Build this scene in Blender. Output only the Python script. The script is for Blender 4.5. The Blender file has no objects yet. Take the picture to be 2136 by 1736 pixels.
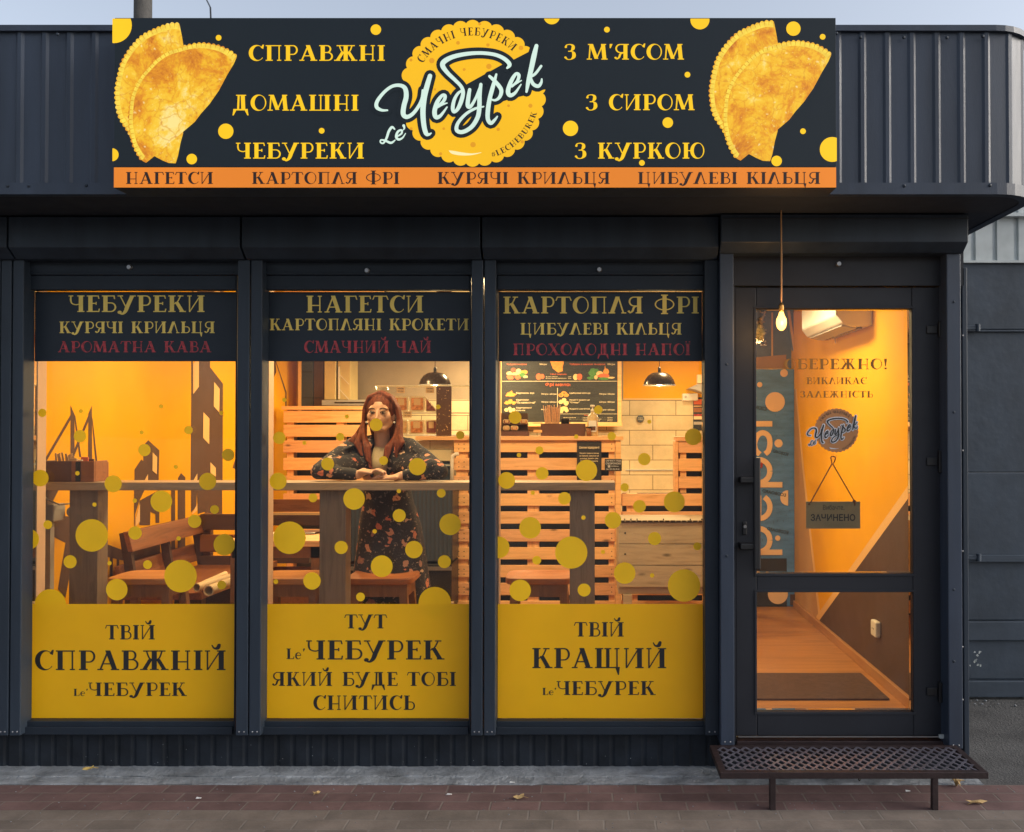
import bpy, math, random
from math import sin, cos, pi, radians, sqrt
from mathutils import Vector, Matrix
random.seed(7)
sc = bpy.context.scene
COL = sc.collection

# ---------------------------------------------------------------- camera
FL, CX, CY, D, H = 1900.0, 1228.0, 868.0, 4.10, 1.54
PT = 24 / 1900.0
cam = bpy.data.cameras.new('camera'); camo = bpy.data.objects.new('camera', cam); COL.objects.link(camo)
camo.location = (0, -D, H); camo.rotation_euler = (pi / 2 + PT, 0, 0)
cam.sensor_width = 36; cam.lens = 36 * FL / 2136; cam.shift_x = -(CX - 1068) / 2136
cam.clip_end = 500; cam.clip_start = .05
sc.camera = camo

# ---------------------------------------------------------------- sky, sun, exposure
SUN_EL, SUN_AZ = radians(25), radians(98)       # weak hazy sun far to the right: the front lies in even sky light
w = bpy.data.worlds.new('World'); sc.world = w; w.use_nodes = True
nt = w.node_tree; bgn = nt.nodes['Background']
sky = nt.nodes.new('ShaderNodeTexSky'); sky.sky_type = 'NISHITA'; sky.sun_disc = False
sky.sun_elevation = SUN_EL; sky.sun_rotation = SUN_AZ; sky.air_density = 1.0; sky.dust_density = 4.0; sky.ozone_density = 2.0
hs = nt.nodes.new('ShaderNodeHueSaturation'); hs.inputs['Saturation'].default_value = .52
nt.links.new(sky.outputs[0], hs.inputs['Color']); nt.links.new(hs.outputs[0], bgn.inputs[0])
bgn.inputs[1].default_value = .15
sun = bpy.data.lights.new('sun', 'SUN'); sun.energy = .2; sun.angle = radians(25); sun.color = (1, .93, .85)
so = bpy.data.objects.new('sun', sun); COL.objects.link(so)
so.rotation_euler = (pi / 2 - SUN_EL, 0, pi - SUN_AZ)     # light comes from the sky's own sun direction
sc.view_settings.view_transform = 'Standard'; sc.view_settings.look = 'None'
sc.view_settings.exposure = 0.8; sc.view_settings.gamma = 1.0
sc.cycles.use_denoising = True
sc.cycles.max_bounces = 8; sc.cycles.transparent_max_bounces = 16; sc.cycles.glossy_bounces = 3
sc.cycles.sample_clamp_indirect = 4.0
LAMP = .60; EM = .57      # strength factors of the seen and unseen lamps

# ---------------------------------------------------------------- helpers
def ray(u, v):
    x = (u - CX) / FL; z = -(v - CY) / FL
    return x, cos(PT) - sin(PT) * z, sin(PT) + cos(PT) * z
def P(u, v, Y):            # photo point -> place on the plane y = Y
    x, y, z = ray(u, v); t = (Y + D) / y; return (x * t, Y, H + z * t)
def PX(u, v, X):           # ... on the side wall x = X
    x, y, z = ray(u, v); t = X / x; return (X, -D + y * t, H + z * t)
def PZ(u, v, Z):           # ... on the level z = Z
    x, y, z = ray(u, v); t = (Z - H) / z; return (x * t, -D + y * t, Z)
def XU(u, Y): return P(u, 892, Y)[0]
def ZV(v, Y): return P(1228, v, Y)[2]

ORG = {}
def root_of(p):
    while p.parent: p = p.parent
    return p
def tag(o, label=None, cat=None, group=None, kind=None):
    if label: o['label'] = label
    if cat: o['category'] = cat
    if group: o['group'] = group
    if kind: o['kind'] = kind
    return o
def thing(name, label, cat, loc=(0, 0, 0), group=None):
    o = bpy.data.objects.new(name, None); COL.objects.link(o); o.location = loc; o.empty_display_size = .1
    ORG[o.name] = Vector(loc); return tag(o, label, cat, group)

def clip_poly(pts, u0, u1, v0, v1):
    def cl(ps, ax, lim, sgn):
        out = []
        for i in range(len(ps)):
            a, b = ps[i - 1], ps[i]
            ia = sgn * (a[ax] - lim) >= 0; ib = sgn * (b[ax] - lim) >= 0
            if ia != ib:
                t = (lim - a[ax]) / (b[ax] - a[ax]); out.append(tuple(a[k] + t * (b[k] - a[k]) for k in (0, 1)))
            if ib: out.append(b)
        return out
    for ax, lim, sg in ((0, u0, 1), (0, u1, -1), (1, v0, 1), (1, v1, -1)):
        if pts: pts = cl(pts, ax, lim, sg)
    return pts

class MB:
    def __init__(s): s.v = []; s.f = []
    def add(s, vs, fs):
        n = len(s.v); s.v += [tuple(p) for p in vs]; s.f += [tuple(n + i for i in f) for f in fs]; return s
    def box(s, x0, x1, y0, y1, z0, z1):
        if x0 > x1: x0, x1 = x1, x0
        if y0 > y1: y0, y1 = y1, y0
        if z0 > z1: z0, z1 = z1, z0
        vs = [(x, y, z) for x in (x0, x1) for y in (y0, y1) for z in (z0, z1)]
        return s.add(vs, [(0, 1, 3, 2), (4, 6, 7, 5), (0, 4, 5, 1), (2, 3, 7, 6), (0, 2, 6, 4), (1, 5, 7, 3)])
    def pbox(s, u0, u1, v0, v1, Y0, Y1):      # box whose front face on y = Y0 covers these photo limits
        a = P(u0, v1, Y0); b = P(u1, v0, Y0); return s.box(a[0], b[0], Y0, Y1, a[2], b[2])
    def prism(s, pts, d):                     # 3-d polygon pushed along d
        n = len(pts); d = Vector(d); a = [Vector(p) for p in pts]; b = [p + d for p in a]
        fs = [tuple(range(n)), tuple(range(2 * n - 1, n - 1, -1))]
        fs += [(i, i + n, (i + 1) % n + n, (i + 1) % n) for i in range(n)]
        return s.add(a + b, fs)
    def quad(s, *p): return s.add(p, [tuple(range(len(p)))])
    def obox(s, c, ax, hx, hy, hz):           # oriented box; ax = 3 unit vectors
        c = Vector(c); vs = [c + ax[0] * (i * hx) + ax[1] * (j * hy) + ax[2] * (k * hz) for i in (-1, 1) for j in (-1, 1) for k in (-1, 1)]
        return s.add(vs, [(0, 1, 3, 2), (4, 6, 7, 5), (0, 4, 5, 1), (2, 3, 7, 6), (0, 2, 6, 4), (1, 5, 7, 3)])
    def bar(s, a, b, w, h):                   # rectangular bar from a to b
        a = Vector(a); b = Vector(b); d = (b - a).normalized()
        up = Vector((0, 0, 1)) if abs(d.z) < .9 else Vector((0, 1, 0))
        x = d.cross(up).normalized(); y = x.cross(d)
        return s.obox((a + b) / 2, (d, x, y), (b - a).length / 2, w / 2, h / 2)
    def tube(s, pts, r, n=8, caps=True):
        pts = [Vector(p) for p in pts]; rs = r if isinstance(r, (list, tuple)) else [r] * len(pts)
        base = len(s.v); prev = None
        for i, p in enumerate(pts):
            d = (pts[min(i + 1, len(pts) - 1)] - pts[max(i - 1, 0)]).normalized()
            if prev is None: x = d.orthogonal().normalized()
            else: x = (prev - d * prev.dot(d)).normalized()
            prev = x; y = d.cross(x)
            for k in range(n):
                a = 2 * pi * k / n; s.v.append(tuple(p + (x * cos(a) + y * sin(a)) * rs[i]))
        for i in range(len(pts) - 1):
            for k in range(n):
                a = base + i * n + k; b = base + i * n + (k + 1) % n; s.f.append((a, b, b + n, a + n))
        if caps:
            s.f.append(tuple(base + k for k in range(n - 1, -1, -1)))
            m = base + (len(pts) - 1) * n; s.f.append(tuple(m + k for k in range(n)))
        return s
    def lathe(s, prof, c, n=28, axis='z'):
        base = len(s.v)
        for r, h in prof:
            for k in range(n):
                a = 2 * pi * k / n
                if axis == 'z': s.v.append((c[0] + r * cos(a), c[1] + r * sin(a), c[2] + h))
                else: s.v.append((c[0] + r * cos(a), c[1] + h, c[2] + r * sin(a)))
        for i in range(len(prof) - 1):
            for k in range(n):
                a = base + i * n + k; b = base + i * n + (k + 1) % n; s.f.append((a, b, b + n, a + n))
        return s
    def ell(s, c, r, n=14, m=10, rot=None):
        base = len(s.v); c = Vector(c)
        for i in range(m + 1):
            t = pi * i / m
            for k in range(n):
                a = 2 * pi * k / n; p = Vector((r[0] * sin(t) * cos(a), r[1] * sin(t) * sin(a), r[2] * cos(t)))
                if rot: p = rot @ p
                s.v.append(tuple(c + p))
        for i in range(m):
            for k in range(n):
                a = base + i * n + k; b = base + i * n + (k + 1) % n; s.f.append((a, b, b + n, a + n))
        return s
    def chain(s, pts, rs, n=12, m=8, dens=.3):
        for i in range(len(pts) - 1):
            a, b = Vector(pts[i]), Vector(pts[i + 1]); r0, r1 = rs[i], rs[i + 1]
            k = max(1, int((b - a).length / (dens * min(r0, r1)))) 
            for j in range(k + 1):
                t = j / k; r = r0 + (r1 - r0) * t; s.ell(a + (b - a) * t, (r, r, r), n, m)
        return s
    def mesh(s, name):
        me = bpy.data.meshes.new(name); me.from_pydata(s.v, [], s.f); me.update(); return me
    def build(s, name, m, parent=None, label=None, bevel=0, smooth=False, base=False, fix=True):
        if parent is None:
            xs = [p[0] for p in s.v]; ys = [p[1] for p in s.v]; zs = [p[2] for p in s.v]
            L = Vector(((min(xs) + max(xs)) / 2, (min(ys) + max(ys)) / 2, min(zs))) if base else Vector((0, 0, 0))
        else: L = ORG[root_of(parent).name]
        s.v = [(p[0] - L.x, p[1] - L.y, p[2] - L.z) for p in s.v]
        me = s.mesh(name)
        if fix:
            import bmesh
            bm = bmesh.new(); bm.from_mesh(me); bmesh.ops.recalc_face_normals(bm, faces=bm.faces); bm.to_mesh(me); bm.free()
        o = bpy.data.objects.new(name, me); COL.objects.link(o)
        if parent is None: o.location = L; ORG[o.name] = L
        else: o.parent = parent
        if m: me.materials.append(m)
        if smooth:
            for p in me.polygons: p.use_smooth = True
        if bevel:
            b = o.modifiers.new('bevel', 'BEVEL'); b.width = bevel; b.segments = 2; b.limit_method = 'ANGLE'
        if label: o['label'] = label
        return o

def copy_tree(o, dx, label=None):
    c = o.copy(); COL.objects.link(c); c.location = Vector(o.location) + Vector(dx); ORG[c.name] = c.location.copy()
    if label: c['label'] = label
    for ch in list(o.children):
        k = ch.copy(); COL.objects.link(k); k.parent = c
        for g in list(ch.children):
            q = g.copy(); COL.objects.link(q); q.parent = k
    return c

# ---------------------------------------------------------------- materials
def s2l(c): return tuple(((x / 255) / 12.92 if x <= 10 else ((x / 255 + .055) / 1.055) ** 2.4) for x in c)
def node(t, k, **kw):
    n = t.nodes.new(k)
    for a, b in kw.items():
        if a in n.inputs: n.inputs[a].default_value = b
        else: setattr(n, a, b)
    return n
def coords(t, scale=(1, 1, 1), world=False, loc=(0, 0, 0)):
    src = t.nodes.new('ShaderNodeNewGeometry').outputs['Position'] if world else t.nodes.new('ShaderNodeTexCoord').outputs['Object']
    mp = t.nodes.new('ShaderNodeMapping'); mp.inputs['Scale'].default_value = scale; mp.inputs['Location'].default_value = loc
    t.links.new(src, mp.inputs[0]); return mp.outputs[0]
def ramp(t, fac, stops):
    r = t.nodes.new('ShaderNodeValToRGB'); e = r.color_ramp.elements
    while len(e) < len(stops): e.new(.5)
    for k, (p, c) in enumerate(stops): e[k].position = p; e[k].color = (*c, 1)
    t.links.new(fac, r.inputs[0]); return r.outputs[0]
def mul(c, k): return tuple(min(1, x * k) for x in c)
def mat(name, col, rough=.5, metal=0, var=.12, scale=6, bump=0, bscale=80, stretch=(1, 1, 1), spec=.5, emis=None, estr=1, scratch=0):
    m = bpy.data.materials.new(name); m.use_nodes = True; t = m.node_tree; b = t.nodes['Principled BSDF']
    co = coords(t, stretch)
    n = node(t, 'ShaderNodeTexNoise', Scale=scale, Detail=5.0, Roughness=.6); t.links.new(co, n.inputs['Vector'])
    c = ramp(t, n.outputs[0], [(.3, mul(col, 1 - var)), (.7, mul(col, 1 + var))])
    t.links.new(c, b.inputs['Base Color'])
    b.inputs['Roughness'].default_value = rough; b.inputs['Metallic'].default_value = metal
    b.inputs['Specular IOR Level'].default_value = spec
    if var:
        rr = node(t, 'ShaderNodeMapRange'); rr.inputs[3].default_value = max(.03, rough - .12); rr.inputs[4].default_value = min(1, rough + .12)
        n2 = node(t, 'ShaderNodeTexNoise', Scale=scale * 3, Detail=4.0); t.links.new(co, n2.inputs['Vector'])
        t.links.new(n2.outputs[0], rr.inputs[0]); t.links.new(rr.outputs[0], b.inputs['Roughness'])
    if bump:
        n3 = node(t, 'ShaderNodeTexNoise', Scale=bscale, Detail=3.0); t.links.new(co, n3.inputs['Vector'])
        bp = node(t, 'ShaderNodeBump', Strength=bump, Distance=.01); t.links.new(n3.outputs[0], bp.inputs['Height']); t.links.new(bp.outputs[0], b.inputs['Normal'])
    if emis is not None:
        b.inputs['Emission Color'].default_value = (*emis, 1); b.inputs['Emission Strength'].default_value = estr * EM
    return m
def wood(name, c1, c2, axis=0, rough=.55, scale=1.0, knots=True, seed=0.0):
    m = bpy.data.materials.new(name); m.use_nodes = True; t = m.node_tree; b = t.nodes['Principled BSDF']
    sc3 = [14 * scale] * 3; sc3[axis] = 1.2 * scale
    co = coords(t, sc3, loc=(seed, seed * 2, seed * 3))
    n = node(t, 'ShaderNodeTexNoise', Scale=1.6, Detail=7.0, Roughness=.62, Distortion=.8); t.links.new(co, n.inputs['Vector'])
    c = ramp(t, n.outputs[0], [(.28, c2), (.46, c1), (.55, mul(c1, 1.12)), (.72, c2)])
    if knots:
        k3 = [9.0] * 3; k3[axis] = 3.4
        vo = node(t, 'ShaderNodeTexVoronoi', Scale=1.0); t.links.new(coords(t, k3, loc=(seed, 3, 1)), vo.inputs['Vector'])
        mk = ramp(t, vo.outputs['Distance'], [(.04, (.12, .12, .12)), (.13, (1, 1, 1))])
        mx = node(t, 'ShaderNodeMix', data_type='RGBA', blend_type='MULTIPLY'); mx.inputs[0].default_value = .8
        t.links.new(c, mx.inputs[6]); t.links.new(mk, mx.inputs[7]); c = mx.outputs[2]
    t.links.new(c, b.inputs['Base Color']); b.inputs['Roughness'].default_value = rough
    bp = node(t, 'ShaderNodeBump', Strength=.25, Distance=.004); t.links.new(n.outputs[0], bp.inputs['Height']); t.links.new(bp.outputs[0], b.inputs['Normal'])
    return m
def emit(name, col, s=1.0, var=0.05, scale=3):
    m = bpy.data.materials.new(name); m.use_nodes = True; t = m.node_tree; b = t.nodes['Principled BSDF']
    n = node(t, 'ShaderNodeTexNoise', Scale=scale, Detail=2.0); t.links.new(coords(t), n.inputs['Vector'])
    c = ramp(t, n.outputs[0], [(.35, mul(col, 1 - var)), (.65, mul(col, 1 + var))])
    b.inputs['Base Color'].default_value = (*mul(col, .18), 1); b.inputs['Roughness'].default_value = .4
    t.links.new(c, b.inputs['Emission Color']); b.inputs['Emission Strength'].default_value = s * EM
    return m
def glassm(name, tint=(1, 1, 1), refl=1.0):
    m = bpy.data.materials.new(name); m.use_nodes = True; t = m.node_tree
    for n in list(t.nodes):
        if n.type == 'BSDF_PRINCIPLED': t.nodes.remove(n)
    out = [n for n in t.nodes if n.type == 'OUTPUT_MATERIAL'][0]
    tr = node(t, 'ShaderNodeBsdfTransparent', Color=(*tint, 1)); gl = node(t, 'ShaderNodeBsdfGlossy', Roughness=.02)
    fr = node(t, 'ShaderNodeFresnel', IOR=1.45)
    n = node(t, 'ShaderNodeTexNoise', Scale=1.3, Detail=1.0); t.links.new(coords(t), n.inputs['Vector'])
    bp = node(t, 'ShaderNodeBump', Strength=.06, Distance=.05); t.links.new(n.outputs[0], bp.inputs['Height']); t.links.new(bp.outputs[0], gl.inputs['Normal'])
    mu = node(t, 'ShaderNodeMath', operation='MULTIPLY'); mu.inputs[1].default_value = refl; t.links.new(fr.outputs[0], mu.inputs[0])
    mx = t.nodes.new('ShaderNodeMixShader'); t.links.new(mu.outputs[0], mx.inputs[0]); t.links.new(tr.outputs[0], mx.inputs[1]); t.links.new(gl.outputs[0], mx.inputs[2])
    df = node(t, 'ShaderNodeBsdfDiffuse', Color=(.55, .55, .55, 1)); ds = node(t, 'ShaderNodeTexNoise', Scale=2.2, Detail=9.0, Roughness=.75, Distortion=.6); t.links.new(coords(t, (1, 1, .6)), ds.inputs['Vector'])
    dm_ = node(t, 'ShaderNodeMapRange'); dm_.inputs[1].default_value = .42; dm_.inputs[2].default_value = .75; dm_.inputs[3].default_value = .0; dm_.inputs[4].default_value = .035; t.links.new(ds.outputs[0], dm_.inputs[0])
    m3 = t.nodes.new('ShaderNodeMixShader'); t.links.new(dm_.outputs[0], m3.inputs[0]); t.links.new(mx.outputs[0], m3.inputs[1]); t.links.new(df.outputs[0], m3.inputs[2])
    t.links.new(m3.outputs[0], out.inputs[0]); return m

M = {}
M['metal'] = mat('navy_sheet_metal', (.022, .032, .048), .45, 0, .28, 2.5, .08, 160, (3, 3, .35), spec=.35)
M['cladding'] = mat('navy_cladding', (.031, .043, .068), .42, 0, .25, 2.5, .08, 160, (3, 3, .35), spec=.4)
M['frame'] = mat('dark_frame_paint', (.014, .021, .032), .5, 0, .15, 4, .06, 200, spec=.3)
M['door'] = mat('door_frame_laminate', (.016, .018, .025), .5, 0, .12, 5, .05, 240, spec=.35)
M['plinth'] = mat('plinth_metal', (.012, .016, .023), .65, 0, .4, 9, .1, 60, spec=.25)
M['soffit'] = mat('soffit_metal', (.030, .034, .044), .6, 0, .1, 4, spec=.3)
M['garage'] = mat('garage_paint', (.040, .055, .077), .5, 0, .28, 3, .2, 18, spec=.4)
M['galv'] = mat('pale_corrugated_metal', (.46, .50, .50), .5, 0, .15, 6)
M['concrete'] = mat('concrete', (.20, .215, .23), .85, 0, .42, 9, .8, 60)
M['pole'] = mat('pole_concrete', (.055, .052, .048), .9, 0, .2, 12, .4, 40)
M['asphalt'] = mat('asphalt', (.075, .074, .074), .9, 0, .3, 5, .8, 120)
M['rust'] = mat('dark_red_steel', (.030, .018, .019), .5, .3, .3, 14, .2, 90)
M['mesh'] = mat('expanded_steel', (.20, .19, .23), .34, .7, .3, 20)
M['steel'] = mat('screw_steel', (.35, .35, .36), .35, .8, .1, 30)
M['black'] = mat('black_plastic', (.012, .012, .014), .4, 0, .1, 20)
M['glass'] = glassm('window_glass', (.97, .97, .95), 1.0)
M['filmdark'] = mat('dark_film', (.016, .023, .034), .45, 0, .1, 4, spec=.3)
M['film'] = mat('yellow_film', (.98, .58, .008), .45, 0, .05, 3)
def translucent(m, k):
    t = m.node_tree; b = t.nodes['Principled BSDF']; out = [n for n in t.nodes if n.type == 'OUTPUT_MATERIAL'][0]
    tr = t.nodes.new('ShaderNodeBsdfTranslucent'); mx = t.nodes.new('ShaderNodeMixShader'); mx.inputs[0].default_value = k
    t.links.new(b.inputs['Base Color'].links[0].from_socket, tr.inputs[0]); t.links.new(b.outputs[0], mx.inputs[1]); t.links.new(tr.outputs[0], mx.inputs[2]); t.links.new(mx.outputs[0], out.inputs[0])
translucent(M['film'], .30)
M['dot'] = mat('yellow_sticker', (.97, .58, .010), .45, 0, .06, 5)
translucent(M['dot'], .15)
M['lgold'] = mat('gold_lettering', (.78, .57, .12), .5, 0, .08, 9)
M['lred'] = mat('red_lettering', (.36, .035, .045), .5, 0, .55, 60)
M['lblack'] = mat('black_lettering', (.016, .016, .018), .5, 0, .1, 9)
M['signbg'] = mat('sign_face', (.010, .016, .022), .45, 0, .05, 2, emis=(.020, .032, .042), estr=.1, spec=.3)
M['signbox'] = mat('sign_casing', (.03, .035, .045), .45)
M['gold'] = emit('lit_yellow', (.95, .56, .0), .98)
M['gold2'] = emit('lit_disc_yellow', (.93, .50, .0), .95, .05, 2)
M['spot'] = emit('lit_spots', (.78, .33, .002), .9)
M['lwhite'] = emit('lit_white', (.62, .80, .70), .98)
M['orange'] = emit('lit_orange', (.84, .235, .012), .84, .08, 1.5)
M['brownink'] = mat('dark_brown_ink', (.03, .008, .004), .5, 0, .05, 9)
M['cream'] = emit('lit_cream', (.95, .80, .40), 1.0)
# wall paints
M['wallo'] = mat('orange_wall_paint', (.86, .42, .006), .7, 0, .08, 1.4, .15, 150, spec=.12)
M['wallo2'] = mat('tan_wall_paint', (.52, .29, .12), .75, 0, .08, 2)
M['pale'] = mat('pale_orange_paint', (.85, .52, .20), .7, 0, .04, 3)
M['pink'] = mat('pale_plaster', (.72, .50, .36), .8, 0, .06, 3)
M['brown'] = mat('dark_brown_paint', (.085, .042, .026), .7, 0, .08, 3)
M['brownw'] = mat('brown_wall_paint', (.095, .043, .025), .7, 0, .08, 3)
M['ceil'] = mat('ceiling_panels', (.55, .5, .42), .8)
M['greywall'] = mat('grey_brown_wall', (.34, .27, .19), .6, 0, .15, 3)
M['floor'] = wood('laminate_floor', (.42, .19, .06), (.29, .12, .035), 0, .4, .6, False)
M['skirt'] = wood('skirting_wood', (.42, .20, .07), (.34, .15, .05), 1, .45, 1, False)
PINE = [wood('pine_%d' % i, (.86 - .05 * i, .50 - .04 * i, .21), (.70 - .04 * i, .36 - .02 * i, .12), 0, .6, 1 + .1 * i, True, i * 1.7) for i in range(3)]
M['pineend'] = wood('pine_end', (.80, .46, .20), (.62, .32, .11), 2, .6, 1, False)
M['oak'] = wood('oak_board', (.42, .30, .20), (.30, .21, .135), 0, .45, 1.3, False)
M['oakv'] = wood('oak_leg', (.25, .19, .15), (.17, .125, .098), 2, .45, 1.3, False)
M['bench'] = wood('brown_bench_wood', (.24, .085, .032), (.14, .045, .018), 1, .4, 1, False)
M['benchx'] = wood('brown_bench_plank', (.20, .075, .03), (.10, .035, .015), 0, .4, 1, True)
M['benchd'] = wood('dark_bench_plank', (.075, .035, .025), (.05, .022, .016), 0, .5, 1, False)
M['stool'] = wood('stool_wood', (.50, .22, .075), (.36, .14, .045), 0, .38, 1, False)
M['stool2'] = wood('stool_wood_red', (.38, .13, .04), (.26, .08, .025), 0, .38, 1, False)
M['stooll'] = wood('stool_leg_wood', (.26, .12, .05), (.18, .08, .032), 2, .45, 1, False)
M['grey'] = wood('grey_plank', (.42, .34, .23), (.27, .21, .14), 0, .6, .8, True, 5)  # grey tone stands for daylight on the chest planks
M['blue'] = mat('blue_insulation', (.10, .26, .60), .5, 0, .25, 5, .1, 30, (1, 1, 4))
M['blue2'] = mat('grey_blue_board', (.15, .19, .28), .5, 0, .2, 6)
M['foil'] = mat('crumpled_foil', (.5, .48, .47), .3, .9, .2, 20, 1.0, 25)
M['white'] = mat('white_plastic', (.78, .74, .66), .35, 0, .03, 5)
M['greyp'] = mat('grey_plastic', (.42, .40, .38), .45, 0, .05, 9)
M['kraft'] = mat('kraft_paper', (.62, .42, .22), .75, 0, .08, 9)
M['choc'] = mat('chocolate_box', (.13, .055, .04), .45, 0, .1, 9)
M['choc2'] = wood('caramel_box_wood', (.30, .11, .04), (.20, .07, .028), 0, .45, 1.5, False)
M['dark'] = mat('dark_cabinet', (.03, .035, .045), .4, 0, .2, 5)
M['darkblue'] = mat('dark_blue_cabinet', (.035, .05, .075), .35, 0, .15, 5)
M['shade'] = mat('black_enamel', (.05, .032, .018), .25, .3, .1, 9)
M['mat'] = mat('door_mat_fibre', (.10, .05, .035), .95, 0, .25, 40, .6, 300)
M['board'] = mat('chalkboard', (.028, .028, .024), .6, 0, .35, 5, 0, 50, (1, 1, 6))
M['txt'] = mat('menu_print', (.80, .68, .45), .6, 0, .05, 9)
M['txtr'] = mat('menu_red_print', (.75, .16, .06), .6, 0, .05, 9)
M['closed'] = mat('wooden_sign_board', (.30, .24, .13), .6, 0, .1, 14, .1, 90)
M['rope'] = mat('brown_rope', (.18, .07, .025), .9, 0, .2, 90)
M['stick'] = mat('brown_disc_sticker', (.38, .17, .06), .5, 0, .05, 5)
M['stickw'] = mat('pale_sticker_print', (.55, .57, .62), .5, 0, .05, 5)
M['stickt'] = mat('door_lettering', (.25, .115, .012), .5, 0, .08, 9)
M['peach'] = mat('peach_print', (.92, .66, .42), .5, 0, .03, 5, emis=(.8, .35, .1), estr=0)
M['stamp'] = mat('board_stamp', (.045, .08, .12), .6)

# ---------------------------------------------------------------- lettering (own stroke alphabet with thick stems, hairlines and slab serifs)
T, t_ = .20, .062
def S(x0, y0, x1, y1, w): return [(x0 - w / 2, y0), (x0 + w / 2, y0), (x1 + w / 2, y1), (x1 - w / 2, y1)]
def B(x0, x1, y, h=.062): return [(x0, y - h / 2), (x1, y - h / 2), (x1, y + h / 2), (x0, y + h / 2)]
def smooth(pts, n=7):
    out = []; q = [pts[0]] + list(pts) + [pts[-1]]
    for i in range(1, len(q) - 2):
        a, b, c, d = q[i - 1], q[i], q[i + 1], q[i + 2]
        for k in range(n):
            s = k / n
            out.append(tuple(.5 * (2 * b[j] + (c[j] - a[j]) * s + (2 * a[j] - 5 * b[j] + 4 * c[j] - d[j]) * s * s + (3 * b[j] - a[j] - 3 * c[j] + d[j]) * s ** 3) for j in range(len(b))))
    out.append(tuple(pts[-1])); return out
def ribbon(pts, k=1.0, add=0.0, n=7, round_=True):      # pts = (x, y, width) -> quads + end discs
    q = smooth(pts, n); L = []; R = []
    for i, p in enumerate(q):
        a = q[max(i - 1, 0)]; b = q[min(i + 1, len(q) - 1)]
        dx, dy = b[0] - a[0], b[1] - a[1]; l = sqrt(dx * dx + dy * dy) or 1e-9
        hw = max(.001, (p[2] * k + add) / 2); nx, ny = -dy / l * hw, dx / l * hw
        L.append((p[0] + nx, p[1] + ny)); R.append((p[0] - nx, p[1] - ny))
    out = [[L[i], L[i + 1], R[i + 1], R[i]] for i in range(len(q) - 1)]
    if round_:
        for p in (q[0], q[-1]):
            r = max(.001, (p[2] * k + add) / 2); out.append([(p[0] + r * cos(a * pi / 6), p[1] + r * sin(a * pi / 6)) for a in range(12)])
    return out
def strip(L): return [[L[i] for i in range(len(L))]]
def ringp(cx, cy, rx, ry, tl, tr, n=36, a0=0, a1=360):
    out = []; irx = rx - (tl + tr) / 2; iry = ry - t_; icx = cx - rx + tl + irx
    for i in range(n):
        a = radians(a0 + (a1 - a0) * i / n); b = radians(a0 + (a1 - a0) * (i + 1) / n)
        out.append([(cx + rx * cos(a), cy + ry * sin(a)), (cx + rx * cos(b), cy + ry * sin(b)), (icx + irx * cos(b), cy + iry * sin(b)), (icx + irx * cos(a), cy + iry * sin(a))])
    return out
def stem(x, y0=0, y1=1, w=T, sb=True, st=True):
    o = [S(x, y0, x, y1, w)]
    if sb: o.append(B(x - w / 2 - .07, x + w / 2 + .07, y0 + .031))
    if st: o.append(B(x - w / 2 - .07, x + w / 2 + .07, y1 - .031))
    return o
def thin(x, **k): return stem(x, w=t_, **k)
def bowl(x0, y0, y1, x1, left=False):
    s = -1 if left else 1; rx = x1 - x0 if not left else x0 - x1; cy = (y0 + y1) / 2; ry = (y1 - y0) / 2
    pts = [(x0, y1 - .03, t_)] + [(x0 + s * (rx * .45 + (rx * .55 - .03) * cos(a)), cy + (ry - .03) * sin(a), t_ * (1 + .35 * cos(a))) for a in [radians(90 - 22.5 * i) for i in range(9)]] + [(x0, y0 + .03, t_)]
    return ribbon(pts, n=3, round_=False)
def ball(x, y, r): return [[(x + r * cos(a * pi / 8), y + r * sin(a * pi / 8)) for a in range(16)]]
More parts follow.
